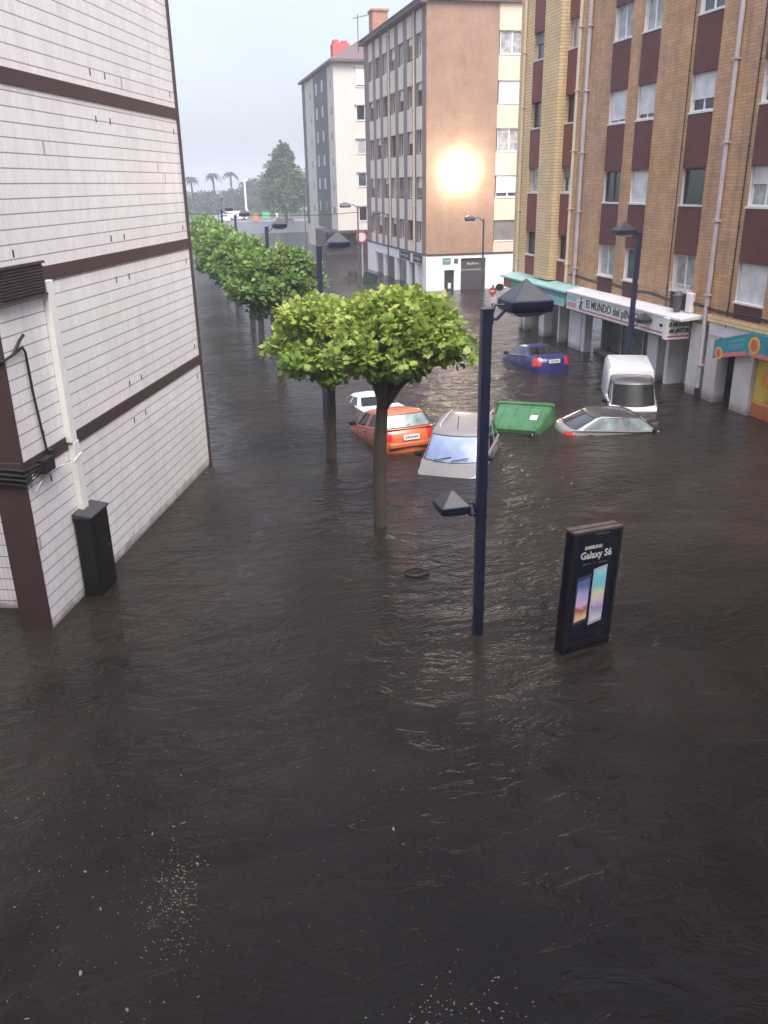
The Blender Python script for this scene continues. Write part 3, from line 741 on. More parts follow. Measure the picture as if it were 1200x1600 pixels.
for x0, x1 in ((17.6, 19.2), (19.9, 21.4)): MB().fbox(FW, x0, x1, .302, .34, .3, 1.9).build('shop_window', M['shop_glass'], b)
t = thing('roof_antenna', (21.75, 98.6, 20.2), 'thin television antenna mast on the far white block roof', 'antenna')
m = MB().tube([(21.75, 98.6, 19.9), (21.75, 98.6, 23.9)], .05, 6)
m.build('mast', M['far_metal'], t)
m = MB().tube([(21.2, 98.6, 23.5), (23.0, 98.6, 23.9)], .03, 5)
for k in range(6): m.tube([(21.4+k*.28, 98.0, 23.55+k*.06), (21.4+k*.28, 99.2, 23.55+k*.06)], .02, 4)
m.build('aerial', M['far_metal'], t)
# ------------------------------------------------------------------ street lamps
def rrect(c, sx, sy, z, r, n=3):
    out = []
    for qx, qy, a0 in ((1, 1, 0), (-1, 1, 90), (-1, -1, 180), (1, -1, 270)):
        for k in range(n+1):
            a = R(a0+90*k/n); out.append((c[0]+qx*(sx-r)+r*math.cos(a), c[1]+qy*(sy-r)+r*math.sin(a), z))
    return out
def lamp_head(par, c, s, z):
    """square rim with a pyramid cap, pale lens below"""
    m = MB().ring_loft([rrect(c, s*.47, s*.47, z-.05*s, .05*s), rrect(c, s*.5, s*.5, z, .06*s), rrect(c, s*.5, s*.5, z+.19*s, .06*s), rrect(c, s*.47, s*.47, z+.21*s, .05*s)], True, True)
    h = m.build('lamp_head', M['blue_metal'], par, smooth=35)
    p = rrect(c, s*.475, s*.475, z+.212*s, .05*s)
    q = [(c[0]+(x-c[0])*.08, c[1]+(y-c[1])*.08, z+.62*s) for x, y, _ in p]
    m = MB().ring_loft([p, q], True, True); m.ball((c[0], c[1], z+.62*s), .04*s, .04*s, .03*s, 8, 4)
    m.build('cap', M['cap_metal'], h)
    MB().ring_loft([rrect(c, s*.3, s*.3, z-.16*s, .1*s), rrect(c, s*.43, s*.43, z-.055*s, .05*s)], True, True).build('lens', M['lens'], h, smooth=50)
def lamp_post(x, y, side, label, big=.66, small=.5, foot=True):
    """side=+1: tall lamp reaches towards +x, the low lamp towards -x"""
    t = thing('street_lamp', (x, y, 0), label, 'lamp', 'blue street lamps along the street')
    m = MB().ring_loft([rrect((x, y), .078, .078, z, .02) for z in (-.75, 5.5)], True, True)
    m.ring_loft([rrect((x, y), .086, .086, z, .02) for z in (5.5, 5.54)], True, True)
    for z in (2.2, 2.36, 5.34): m.ring_loft([rrect((x, y), .084, .084, zz, .02) for zz in (z, z+.05)], True, True)
    m.build('pole', M['blue_metal'], t, smooth=35)
    for sgn, z, L, s in ((side, 5.42, .62, big), (-side, 2.28, .50, small)):
        m = MB().tube([(x+sgn*.07, y, z-.04), (x+sgn*.17, y, z-.05), (x+sgn*(L-s*.42), y, z+.12)], .026, 8)
        m.tube([(x+sgn*.09, y, z+.0), (x+sgn*.14, y, z+.16), (x+sgn*(L-s*.45), y, z+.16)], .018, 6)
        m.box(min(x+sgn*.07, x+sgn*.10), max(x+sgn*.07, x+sgn*.10), y-.05, y+.05, z-.12, z+.08)
        m.build('arm', M['blue_metal'], t, smooth=40)
        lamp_head(t, (x+sgn*L, y), s, z+.10)
    return t
lamp_post(4.54, 12.11, 1, 'nearest blue street lamp with two black pyramid heads rising beside the advertising panel')
lamp_post(4.55, 27.05, 1, 'blue street lamp standing behind the bright yellow-green trees')
lamp_post(4.55, 41.5, 1, 'blue street lamp rising out of the dark green trees, third along the row')
lamp_post(4.55, 60.0, 1, 'small blue street lamp above the farthest tree crowns in front of the white van')
lamp_post(4.6, 75.0, 1, 'small distant street lamp at the far end of the tree row, second farthest')
lamp_post(16.4, 28.5, -1, 'blue street lamp behind the white van in front of the paint shop')
def lamp_pole(x, y, h, side, label, r=.07, s=.62, name='street_lamp', mat='far_metal'):
    t = thing(name, (x, y, 0), label, 'lamp', 'slim grey street lamps in the distance')
    MB().tube([(x, y, -.75), (x, y, h)], [r, r*.75], 8).build('pole', M[mat], t, smooth=40)
    m = MB().tube([(x, y, h-.15), (x+side*.35, y, h+.10), (x+side*.7, y, h+.06)], r*.5, 6)
    m.build('arm', M[mat], t, smooth=40)
    c = (x+side*.95, y)
    m = MB().ring_loft([rrect(c, s*.42, s*.35, h-.10, .05), rrect(c, s*.5, s*.42, h+.02, .06), rrect(c, s*.42, s*.35, h+.16, .05), rrect(c, s*.1, s*.1, h+.26, .02)], True, True)
    m.build('lamp_head', M[mat], t, smooth=40)
lamp_pole(14.25, 66.2, 5.8, -1, 'slim lamp post in front of the far white block with its head to the left', s=.8)
lamp_pole(17.3, 69.0, 5.1, -1, 'slim blue lamp post close to the brown block street front')
lamp_pole(19.97, 54.2, 5.1, -1, 'slim lamp post before the gable wall, just left of the cream panels', r=.08)
lamp_pole(17.3, 112.2, 5.8, -1, 'slim far lamp post between the round tree and the white block', r=.08)
lamp_pole(7.4, 150, 5.6, 1, 'faint arched lamp post far off above the tree row, left one', r=.09)
lamp_pole(8.8, 152, 5.6, 1, 'faint arched lamp post far off above the tree row, right one', r=.09)

# overhead wires between the posts
m = MB()
def sag(a, b, s, n=24):
    a, b = Vector(a), Vector(b)
    return [a.lerp(b, k/n) - Vector((0, 0, s*4*(k/n)*(1-k/n))) for k in range(n+1)]
m.tube(sag((4.6, 75, 5.3), (14.25, 66.2, 5.35), .25), .022, 5)
o = m.build('overhead_wire', M['cable']); tag(o, 'thin black wire strung across the street to the slim lamp post', 'wire')
m = MB(); m.tube(sag((-3, 90, 5.6), (4.6, 75, 5.2), .2), .03, 5)
o = m.build('overhead_wire', M['cable']); tag(o, 'thin black wire leading left from the far street lamp behind the tiled wall', 'wire')

# ------------------------------------------------------------------ trees
def leaf_material(name, cols, trans=.35):
    k = N(name)
    a = k.n('ShaderNodeAttribute', attribute_name='tint'); 
    stops = [(i/(len(cols)-1), c+(1,)) for i, c in enumerate(cols)]
    c = k.ramp(a.outputs['Fac'], *stops)
    k.set(col=c, rough=.42, spec=.4)
    tr = k.n('ShaderNodeBsdfTranslucent'); k.l(c, tr.inputs['Color'])
    mx = k.n('ShaderNodeMixShader'); mx.inputs[0].default_value = trans
    k.l(k.b.outputs[0], mx.inputs[1]); k.l(tr.outputs[0], mx.inputs[2]); k.l(mx.outputs[0], k.out.inputs[0])
    return k.m
M['leaf_bright'] = leaf_material('leaf_bright', [(.05, .11, .015), (.16, .27, .04), (.32, .42, .08), (.47, .52, .13)], .35)
M['leaf_green'] = leaf_material('leaf_green', [(.045, .10, .022), (.095, .19, .04), (.16, .27, .055), (.25, .34, .08)], .3)
M['leaf_far'] = leaf_material('leaf_far', [(.03, .075, .025), (.055, .13, .04), (.08, .17, .05)], .2)
M['leaf_dull'] = leaf_material('leaf_dull', [(.045, .055, .035), (.06, .075, .045), (.085, .095, .06)], .15)
# flat leaf outline (five-lobed, plane-tree like): list of (along, across)
LOBES = [(0, 0), (.18, .30), (.10, .55), (.42, .40), (.55, .62), (.66, .30), (1.0, 0), (.66, -.30), (.55, -.62), (.42, -.40), (.10, -.55), (.18, -.30)]
SIMPLE = [(0, 0), (.35, .42), (1, 0), (.35, -.42)]
def leaves_mesh(name, tips, per, size, spread, mat, parent, seed, outline=LOBES, flat=.55, drop=.25):
    """leaves gathered round shoot tips; tint is the leaf's own colour, drawn per shoot and per leaf"""
    g = np.random.default_rng(seed); P = []; T = []
    n = len(tips)*per
    base = np.repeat(np.array([t[0] for t in tips]), per, axis=0)
    axis = np.repeat(np.array([t[1] for t in tips]), per, axis=0)
    tint = np.repeat(g.uniform(0.0, 1.0, len(tips)), per)*.55 + g.uniform(0, 1, n)*.45
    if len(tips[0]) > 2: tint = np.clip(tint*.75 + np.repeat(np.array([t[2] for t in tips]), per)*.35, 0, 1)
    off = g.normal(0, 1, (n, 3)); off /= np.linalg.norm(off, axis=1)[:, None]
    off *= (g.uniform(0, 1, n)**.5)[:, None]*np.array(spread)
    pos = base+off
    dirn = off/np.maximum(np.linalg.norm(off, axis=1)[:, None], 1e-6) + axis*.5 + g.normal(0, .35, (n, 3)); dirn[:, 2] -= drop
    dirn /= np.linalg.norm(dirn, axis=1)[:, None]
    up = np.array([0, 0, 1.])*flat + axis*.4 + g.normal(0, .45, (n, 3))
    side = np.cross(dirn, up); side /= np.maximum(np.linalg.norm(side, axis=1)[:, None], 1e-6)
    nn = np.cross(side, dirn)
    sz = size*g.uniform(.55, 1.25, n)
    O = np.array(outline); m = len(O)
    V = pos[:, None, :] + sz[:, None, None]*(O[None, :, 0, None]*dirn[:, None, :] + O[None, :, 1, None]*side[:, None, :] - (.25*np.abs(O[None, :, 1, None]) + .18*O[None, :, 0, None]**2)*nn[:, None, :])
    V = V.reshape(-1, 3)
    # two halves folded on the midrib
    half = m//2
    i0 = (np.arange(n)*m)[:, None]
    A = i0+np.arange(0, half+1)[None]; B = i0+np.concatenate(([0], np.arange(half, m)))[None]
    loops = np.concatenate((A, B), axis=1).reshape(-1); cnt = half+1
    me = bpy.data.meshes.new(name); off_ = ORG.get(parent.name, (0, 0, 0)) if parent.parent is None else (0, 0, 0)
    V = V-np.array(off_)
    me.vertices.add(len(V)); me.vertices.foreach_set('co', V.astype(np.float32).ravel())
    nl = A.shape[1]+B.shape[1]
    me.loops.add(len(loops)); me.loops.foreach_set('vertex_index', loops.astype(np.int32))
    me.polygons.add(2*n)
    starts = (np.arange(n)*nl)[:, None]+np.array([0, A.shape[1]])[None]
    me.polygons.foreach_set('loop_start', starts.astype(np.int32).ravel())
    me.update(calc_edges=True); me.validate()
    at = me.attributes.new('tint', 'FLOAT', 'FACE'); at.data.foreach_set('value', np.repeat(tint, 2).astype(np.float32)[:len(me.polygons)])
    me.materials.append(mat)
    o = bpy.data.objects.new(name, me); COL.objects.link(o); o.parent = parent
    return o
def street_tree(x, y, label, seed, crown, trunk_h=2.9, r=.14, mat='leaf_green', lean=(0, 0), ntip=120, per=26, size=.24, bark='bark', group='pollarded street trees in the flooded row', extra_limbs=(), outline=LOBES):
    """crown: (cx, cy, cz, rx, ry, rz) ellipsoid that the shoots fill"""
    g = random.Random(seed); t = thing('street_tree', (x, y, 0), label, 'tree', group)
    cx, cy, cz, rx, ry, rz = crown
    m = MB(); top = Vector((x+lean[0], y+lean[1], trunk_h))
    pts = []; rs = []
    for k in range(9):
        f = k/8; z = -.75+(trunk_h+.75)*f
        pts.append((x+lean[0]*f**2+.03*math.sin(3*f+seed), y+lean[1]*f**2+.03*math.cos(4*f+seed), z)); rs.append(r*(1.22-.3*f+.06*math.sin(7*f+seed)))
    m.tube(pts, rs, 12)
    limbs = []
    for k in range(6):
        a = 2*math.pi*k/6+g.uniform(-.3, .3)
        e = Vector((cx+rx*.62*math.cos(a), cy+ry*.62*math.sin(a), cz+g.uniform(-.1, .35)*rz))
        limbs.append(e)
    limbs += [Vector(e) for e in extra_limbs]
    for e in limbs:
        mid = top.lerp(e, .5)+Vector((g.uniform(-.1, .1), g.uniform(-.1, .1), -.12-.1*g.random()))
        m.tube([top-Vector((0, 0, .25)), top.lerp(mid, .5)+Vector((0, 0, -.02)), mid, e], [r*.75, r*.66, r*.5, r*.22], 8)
        for q in range(3):
            b0 = mid.lerp(e, g.uniform(.2, .95)); a = g.uniform(0, 6.28)
            m.tube([b0, b0+Vector((math.cos(a)*.3, math.sin(a)*.3, .25)), b0+Vector((math.cos(a)*.45, math.sin(a)*.45, .65))], [r*.24, r*.15, r*.05], 6)
    m.build('trunk', M[bark], t, smooth=60)
    tips = []
    while len(tips) < ntip:
        v = Vector((g.uniform(-1, 1), g.uniform(-1, 1), g.uniform(-1, 1)))
        L = v.length
        if L > 1 or L < .45: continue
        if math.sin(4.3*v.x+seed)*math.sin(3.9*v.y+seed*.7)*math.sin(4.7*v.z+seed*1.3) > .22: continue
        lump = 1+.17*math.sin(3*math.atan2(v.y, v.x)+seed)+.15*math.sin(6*v.x+7*v.y+5*v.z+seed)
        p = Vector((cx+v.x*rx*lump, cy+v.y*ry*lump, cz+v.z*rz*(1+.22*math.sin(6*v.x+4*v.y+seed*2))))
        ax = Vector((v.x, v.y, v.z+.6)).normalized()
        tips.append((tuple(p), tuple(ax), max(0, min(1, .5+.5*v.z+g.uniform(-.25, .25)))))  # tint rises towards the crown top
    for k in range(int(ntip*.24)):     # upright whips above the crown
        a = g.uniform(0, 6.28); q = g.random()**.5*.8
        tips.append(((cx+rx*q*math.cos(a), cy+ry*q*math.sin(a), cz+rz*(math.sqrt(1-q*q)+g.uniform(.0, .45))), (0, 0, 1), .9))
    leaves_mesh('crown', tips, per, size, (.30, .30, .26), M[mat], t, seed, outline)
    return t
street_tree(4.1, 17.44, 'nearest street tree, bright yellow-green crown leaning right on a forked trunk', 3, (4.62, 17.6, 4.16, 1.30, 1.3, .62), 3.0, .135, 'leaf_bright', (.12, 0), 165, 46, .15, extra_limbs=((5.55, 17.5, 4.15), (5.2, 17.2, 4.0)))
street_tree(3.97, 22.8, 'yellow-green street tree second in the row, its crown merging with the nearest one', 5, (3.72, 22.4, 3.28, 1.28, 1.35, .80), 2.3, .13, 'leaf_bright', (.02, 0), 165, 44, .155, bark='bark')
street_tree(4.1, 35.3, 'mid green street tree with a wide dense crown behind the bright pair', 8, (3.95, 35.4, 3.5, 1.95, 1.8, 1.0), 2.4, .14, 'leaf_green', (0, 0), 190, 50, .19, bark='bark_dark', outline=SIMPLE)
street_tree(4.12, 42.6, 'dark green street tree fourth in the row, behind the wide mid green one', 11, (3.55, 42.8, 3.6, 1.45, 1.4, .9), 2.8, .13, 'leaf_green', (0, 0), 160, 40, .22, bark='bark_dark', outline=SIMPLE)
street_tree(4.12, 47.6, 'green street tree fifth in the row, close to the tiled building corner', 13, (3.2, 49.2, 3.5, 1.5, 1.4, .9), 2.8, .13, 'leaf_green', (0, 0), 160, 40, .23, bark='bark_dark', outline=SIMPLE)
for k, (yy, cx_, lab) in enumerate(((58, 3.2, 'paler green street tree sixth in the row, half behind the tiled corner'), (67, 3.4, 'green street tree seventh in the row under the small blue lamp'), (78, 3.6, 'small pale green street tree eighth in the row, far off'), (92, 3.6, 'small pale green street tree ending the row beside the tiled corner'))):
    street_tree(4.1, yy, lab, 20+k, (cx_, yy, 3.55-.12*k, 1.6, 1.6, .9), 2.6, .13, 'leaf_green', (0, 0), 120, 34, .27, bark='bark_dark', outline=SIMPLE)
def park_tree(x, y, h, rx, label, seed, mat='leaf_far', conical=False, n=240, size=.7, name='park_tree', trunk=.16):
    g = random.Random(seed); t = thing(name, (x, y, .15), label, 'tree', 'park trees beyond the end of the street')
    m = MB().tube([(x, y, 0), (x+.1, y, h*.3), (x, y, h*.75)], [rx*.08, rx*.06, rx*.02], 8)
    for k in range(6):
        a = g.uniform(0, 6.28); z = h*g.uniform(.25, .6); m.tube([(x, y, z), (x+rx*.6*math.cos(a), y+rx*.6*math.sin(a), z+h*.12)], [rx*.03, rx*.01], 5)
    m.build('trunk', M['bark_dark'], t)
    tips = []
    while len(tips) < n:
        f = g.random(); z = h*(trunk+(1-trunk)*f)
        if conical: w_ = rx*min(1, (1-f)**.8*1.3+.05)*(.55+.45*min(1, f*4+.35))
        else: w_ = rx*math.sqrt(max(.02, 1-(2*f-1)**2))
        a = g.uniform(0, 6.28); q = g.random()**.5*(1+.18*math.sin(3*a+f*9+seed))
        tips.append(((x+w_*q*math.cos(a), y+w_*q*math.sin(a), z+g.uniform(-.4, .4)), (math.cos(a)*.5, math.sin(a)*.5, .6), f*.6+.2*g.random()))  # tint rises with height in the crown
    leaves_mesh('crown', tips, 14, size, (size*1.15,)*3, M[mat], t, seed, SIMPLE)
park_tree(24.1, 181.6, 14.3, 4.8, 'large round-shouldered green tree standing alone beside the far white block', 31, conical=True, n=420, size=.75, trunk=.20)
for k, (px, py, h, rx, mt, lab) in enumerate((
        (5, 262, 5.8, 5, 'leaf_dull', 'low hazy park tree nearest the tiled building edge'), (12.5, 268, 5.2, 5, 'leaf_dull', 'low hazy park tree behind the two arched lamps'),
        (20, 266, 5.6, 5, 'leaf_dull', 'hazy brown-green park tree behind the palms'), (26, 262, 8.6, 5, 'leaf_dull', 'hazy park tree left of the white mast'),
        (31.5, 266, 10.6, 5.5, 'leaf_dull', 'tall hazy brownish park tree right of the white mast'), (35, 255, 12.0, 5, 'leaf_far', 'hazy green park tree left behind the large lone tree'),
        (44, 262, 12.5, 6, 'leaf_dull', 'hazy park tree right behind the large lone tree'))):
    park_tree(px, py, h, rx, lab, 40+k, mt, n=200, size=.8, trunk=.12)
def palm(x, y, h, label, seed):
    g = random.Random(seed); t = thing('palm_tree', (x, y, .15), label, 'palm', 'hazy palms on the skyline')
    MB().tube([(x, y, 0), (x+.2, y, h*.5), (x+.1, y, h)], [.38, .26, .24], 8).build('trunk', M['bark_dark'], t)
    m = MB()
    for k in range(22):
        a = 2*math.pi*k/22+g.uniform(-.15, .15); L = g.uniform(1.8, 2.7); el = g.uniform(.1, 1.1)
        prev = None
        for j in range(7):
            f = j/6; rr = L*f*math.cos(el*(1-f*.4)); z = h+L*(math.sin(el)*f-1.0*f*f)
            p = Vector((x+.1+rr*math.cos(a), y+rr*math.sin(a), z)); wd = .42*math.sin(math.pi*min(1, f+.12))+.04
            s = Vector((-math.sin(a), math.cos(a), 0))*wd
            if prev: m.quad(prev[0]-prev[1]-Vector((0, 0, .2)), p-s-Vector((0, 0, .2)), p, prev[0]); m.quad(prev[0], p, p+s-Vector((0, 0, .2)), prev[0]+prev[1]-Vector((0, 0, .2)))
            prev = (p, s)
    m.build('fronds', M['leaf_dull'], t)
palm(7.8, 250, 9.6, 'hazy palm nearest the tiled building edge', 1)
palm(13.8, 252, 10.4, 'hazy palm in the middle of the three on the skyline', 2)
palm(18.3, 248, 10.6, 'hazy palm furthest right of the three on the skyline', 3)

# ------------------------------------------------------------------ cars
NF, NC, NS = 5, 4, 20
def outline(xr, xf, wr, wf, r, z, bowf=.06, bowr=.05, sides=None):
    """closed plan outline, front centre -> left side -> rear -> right side; z may be a function of x"""
    st = sides or [k/NS for k in range(NS+1)]
    half = []
    for k in range(NF):
        f = k/(NF-1); y = (wf-r)*f; half.append((xf-bowf*f*f, y))
    x0 = xf-bowf
    for k in range(1, NC): a = R(90*k/NC); half.append((x0-r+r*math.cos(a), wf-r+r*math.sin(a)))
    xa, xb = x0-r, xr+bowr+r
    for s in st:
        x = xa+(xb-xa)*s; wv = wf+(wr-wf)*s + .03*math.sin(math.pi*s)
        half.append((x, wv))
    for k in range(1, NC): a = R(90*k/NC); half.append((xr+bowr+r-r*math.sin(a), wr-r+r*math.cos(a)))
    for k in range(NF):
        f = 1-k/(NF-1); half.append((xr+bowr*f*f, (wr-r)*f))
    zf = z if callable(z) else (lambda x: z)
    L = [(x, y, zf(x)) for x, y in half]
    return L + [(x, -y, z_) for x, y, z_ in L[-2:0:-1]]
HALF = NF+NC-1+NS+1+NC-1+NF           # points in one half, both centre points included
def seg(k):                            # segment of face k (between point k and k+1)
    n = 2*HALF-2
    side = 'L' if k < HALF-1 else 'R'
    if side == 'R': k = n-1-k
    if k < NF-1: return side, 'F', k
    if k < NF-1+NC: return side, 'FC', k-NF+1
    if k < NF-1+NC+NS: return side, 'S', k-NF+1-NC
    if k < NF-1+NC+NS+NC: return side, 'RC', k-NF+1-NC-NS
    return side, 'B', k
def interp(pts):
    def f(x):
        if x <= pts[0][0]: return pts[0][1]
        for (a, za), (b, zb) in zip(pts, pts[1:]):
            if x <= b: s = (x-a)/(b-a); s = s*s*(3-2*s)*.5+s*.5; return za+(zb-za)*s
        return pts[-1][1]
    return f
def car(name, loc, heading, label, cat, L, W, deck, gh, roof, pmat, pitch=0, roll=0, pillars=(9,), glassm='glass_dark', wind=None, rear=None, quarter=(0, NS), roofmat=None, tail=True, wr=.97, trim='dark'):
    """deck: (x, z) profile of bonnet/boot; gh: (x_rear, x_front, half width) at the belt; roof: (x_rear, x_front, half width, z).
    heading is the compass angle from +Y towards +X; pitch < 0 drops the nose"""
    t = thing(name, loc, label, cat, local=True)
    t.rotation_mode = 'XYZ'
    t.matrix_world = Matrix.Translation(loc) @ Matrix.Rotation(R(90-heading), 4, 'Z') @ Matrix.Rotation(R(-pitch), 4, 'Y') @ Matrix.Rotation(R(roll), 4, 'X')
    h = W/2; dz = interp(deck); hl = L/2
    rx0, rx1, rw, rz = roof; gx0, gx1, gw = gh
    dfun = lambda x: dz(x)
    loops = [outline(-hl+.03, hl-.03, h*.94, h*.92, .28, .25),
             outline(-hl, hl, h*.985, h*.96, .3, .48, .12, .08),
             outline(-hl+.01, hl-.02, h, h*.97, .3, .60, .12, .08),
             outline(-hl+.03, hl-.06, h*.99, h*.95, .3, lambda x: max(.66, dz(x)-.10), .12, .08),
             outline(-hl+.09, hl-.14, h*.95, h*.90, .28, lambda x: dz(x)-.015, .12, .08),
             outline(min(gx0-.05, gx0), gx1+.06, gw+.035, gw+.02, .22, lambda x: dz(x)+.012, .14, .06),
             outline(gx0, gx1, gw, gw-.02, .20, lambda x: dz(x)+.02, .14, .06)]
    def lerp(a, b, f, bulge=0):
        return [tuple(p[i]+(q[i]-p[i])*f for i in range(3)) for p, q in zip(a, b)]
    top = outline(rx0, rx1, rw*wr, rw*.96, .16, rz-.05, .08, .05)
    g0 = loops[-1]
    w0 = lerp(g0, top, .07); w1 = lerp(g0, top, .9)
    loops += [w0, w1, top]
    loops.append(outline(rx0+.07, rx1-.07, rw*wr-.07, rw*.96-.07, .12, rz-.008, .08, .05))
    loops.append(outline(rx0+.35, rx1-.35, rw*.5, rw*.5, .1, rz+.025, .08, .05))
    loops.append(outline((rx0+rx1)/2-.2, (rx0+rx1)/2+.2, rw*.12, rw*.12, .05, rz+.035, .01, .01))
    n = len(loops[0]); parts = {}
    def put(key, quad): parts.setdefault(key, MB()).quad(*quad)
    WIN = 7
    for i in range(len(loops)-1):
        for k in range(n):
            q = [loops[i][k], loops[i][(k+1) % n], loops[i+1][(k+1) % n], loops[i+1][k]]
            sd, sg, j = seg(k); key = 'body'
            if i == WIN:
                if sg == 'F' or (sg == 'FC' and j < 2): key = 'windshield'
                elif sg == 'B' or (sg == 'RC' and j > 1): key = 'rear_window'
                elif sg == 'S' and j not in pillars and quarter[0] <= j < quarter[1]:
                    key = ('side_window', sd, sum(1 for p in pillars if p < j))
            elif i == 2 and tail and sg == 'RC': key = ('tail_light', sd)
            elif i == 3 and tail and sg == 'RC' and j > 0: key = ('tail_light', sd)
            elif i == 3 and sg == 'FC': key = ('headlight', sd)
            elif i >= 8 and roofmat: key = 'roof'
            put(key, q)
    # close the roof centre
    parts['roof' if roofmat else 'body'].quad(*loops[-1])
    for key, mb in parts.items():
        nm = key if isinstance(key, str) else key[0]
        mt = {'body': pmat, 'windshield': M[wind or glassm], 'rear_window': M[rear or glassm], 'side_window': M[glassm], 'tail_light': M['red_lamp'], 'headlight': M['lens'], 'roof': roofmat}[nm]
        # weld the quads of one part so it shades smoothly
        seen = {}; vs = []; fs = []
        for f in mb.f:
            ff = []
            for i in f:
                kx = tuple(round(c, 4) for c in mb.v[i])
                if kx not in seen: seen[kx] = len(vs); vs.append(mb.v[i])
                if not ff or ff[-1] != seen[kx]: ff.append(seen[kx])
            if len(ff) > 1 and ff[0] == ff[-1]: ff.pop()
            if len(ff) > 2: fs.append(tuple(ff))
        m2 = MB(); m2.v = vs; m2.f = fs; m2.mi = [0]*len(fs)
        m2.build(nm, mt, t, smooth=48)
    # dark seals round the screens
    for tags in (('F', 'FC', 0), ('B', 'RC', 2)):
        rng = [k for k in range(n) if seg(k)[1] == tags[0] or (seg(k)[1] == tags[1] and (seg(k)[2] < 2) == (tags[2] == 0))]
        ids = sorted(set(rng + [(k+1) % n for k in rng]), key=lambda k: (round(w0[k][1], 4)))
        ring = [w0[k] for k in ids] + [w1[k] for k in ids[::-1]]
        MB().tube(ring+[ring[0]], .014, 5, cap=False).build('window_seal', M[trim], t, smooth=60)
    # door seams, handles and a rub strip follow the body side
    def side(i, x):
        P = [p for p in loops[i][NF+NC-1:NF+NC+NS]]
        for a, b_ in zip(P, P[1:]):
            if b_[0] <= x <= a[0]:
                f = (a[0]-x)/max(1e-6, a[0]-b_[0]); return tuple(a[q]+(b_[q]-a[q])*f for q in range(3))
    for sgn in (1, -1):
        for x in (gx1-.55, (gx0+gx1)/2-.05, gx0+.45):
            pts = [side(i, x) for i in (1, 2, 3, 4)]
            if all(pts): MB().tube([(p[0], sgn*(p[1]+.001), p[2]) for p in pts], .007, 5).build('door_seam', M['dark'], t)
        for x in ((gx0+gx1)/2+.10, gx0+.62):
            p = side(3, x)
            if p: MB().box(x-.09, x+.09, sgn*p[1]-.02, sgn*p[1]+.02, p[2]-.035, p[2]-.005).build('door_handle', M['black_paint'], t, bevel=.008)
    # door mirrors
    for sgn in (1, -1):
        mm = MB().ball((gx1-.42, sgn*(gw+.17), dz(gx1-.4)+.10), .07, .11, .075, 10, 6)
        mm.tube([(gx1-.40, sgn*(gw+.0), dz(gx1-.4)+.04), (gx1-.42, sgn*(gw+.12), dz(gx1-.4)+.07)], .025, 6)
        mm.build('door_mirror', M['black_paint'], t, smooth=50)
    return t
def number_plate(t, x, z, w=.52, h=.12, mark='dark', yoff=0):
    Fp = lambda u, o, zz: Vector((x-o, yoff-u, zz))
    p = MB().fbox(Fp, -w/2, w/2, 0, .015, z-h/2, z+h/2).build('number_plate', M['plate'], t)
    m = MB()
    for k in range(7):
        m.fbox(Fp, -w/2+.07+k*.058, -w/2+.105+k*.058, .0155, .018, z-.032, z+.032)
    m.build('characters', M['ink'], p)
M['orange_car'] = paint('orange_car', (.52, .13, .045, 1), .3, .12)
M['beige_car'] = paint('beige_car', (.22, .205, .195, 1), .32, .2)
M['blue_car'] = paint('blue_car', (.016, .022, .13, 1), .28, .1)
M['silver_car'] = paint('silver_car', (.21, .215, .22, 1), .28, .15)
M['white_car'] = paint('white_car', (.72, .72, .71, 1), .3, .12)
M['bluish'] = glass('bluish', (.26, .33, .52, 1), .12, .25, 1.4)  # pale blue base colour for the windscreen glass
M['glass_sky'] = glass('glass_sky', (.20, .25, .25, 1), .1, .45, 2.2)
def place(x, y, z): return (x, y, z)
# orange hatchback seen from behind
hd = -8
t = car('parked_car', (6.33+1.8*math.sin(R(hd)), 22.65+1.8*math.cos(R(hd)), -.56), hd, 'orange hatchback seen from behind, tail lifted and bonnet sunk in the water', 'car', 3.7, 1.72,
        [(-1.85, .93), (-1.3, .95), (.6, .93), (1.3, .84), (1.85, .68)], (-1.74, .95, .80), (-1.5, .25, .66, 1.44), M['orange_car'], pitch=-9.5, pillars=(8, 9, 18, 19), rear='glass_sky')
number_plate(t, -1.865, .70, .50, .15)
m = MB().box(-1.90, -1.80, -.70, .70, .42, .56); m.build('rear_bumper', M['orange_car'], t, bevel=.03)
MB().tube([(-1.70, .05, 1.03), (-1.62, -.30, 1.10)], .012, 5).build('wiper', M['dark'], t)
# beige people carrier facing us
hd = 211
t = car('parked_car', (7.42, 21.65, -.70), hd, 'beige compact people carrier facing us with a pale blue windscreen', 'car', 3.75, 1.78,
        [(-1.87, .95), (-1.0, .98), (.55, .98), (1.2, .92), (1.87, .72)], (-1.75, 1.15, .84), (-1.6, .36, .74, 1.64), M['beige_car'], pitch=-3, pillars=(7, 13, 14), wind='bluish')
MB().tube([(.20, 0, 1.63), (.02, 0, 1.98)], .010, 5).build('aerial', M['cable'], t)
m = MB().tube([(1.10, .02, 1.045), (.98, .48, 1.12)], .014, 5); m.tube([(1.10, -.45, 1.045), (.98, .0, 1.12)], .014, 5); m.build('wiper', M['dark'], t)
m = MB()
for s in (1, -1): m.tube([(-1.4, s*.50, 1.68), (-1.2, s*.53, 1.70), (.0, s*.53, 1.70), (.15, s*.50, 1.66)], .018, 6)
m.build('roof_rail', M['grey_pipe'], t, smooth=50)
# blue saloon, boot up
hd = -2
t = car('parked_car', (14.72, 33.4, -.56), hd, 'blue saloon seen from behind with its boot high and bonnet under water', 'car', 4.1, 1.62,
        [(-2.05, .93), (-1.25, 1.0), (1.0, .96), (1.5, .84), (2.05, .68)], (-1.35, 1.15, .74), (-.75, .45, .56, 1.38), M['blue_car'], pitch=-7.5, pillars=(9, 18, 19))
number_plate(t, -2.07, .78, .50, .14)
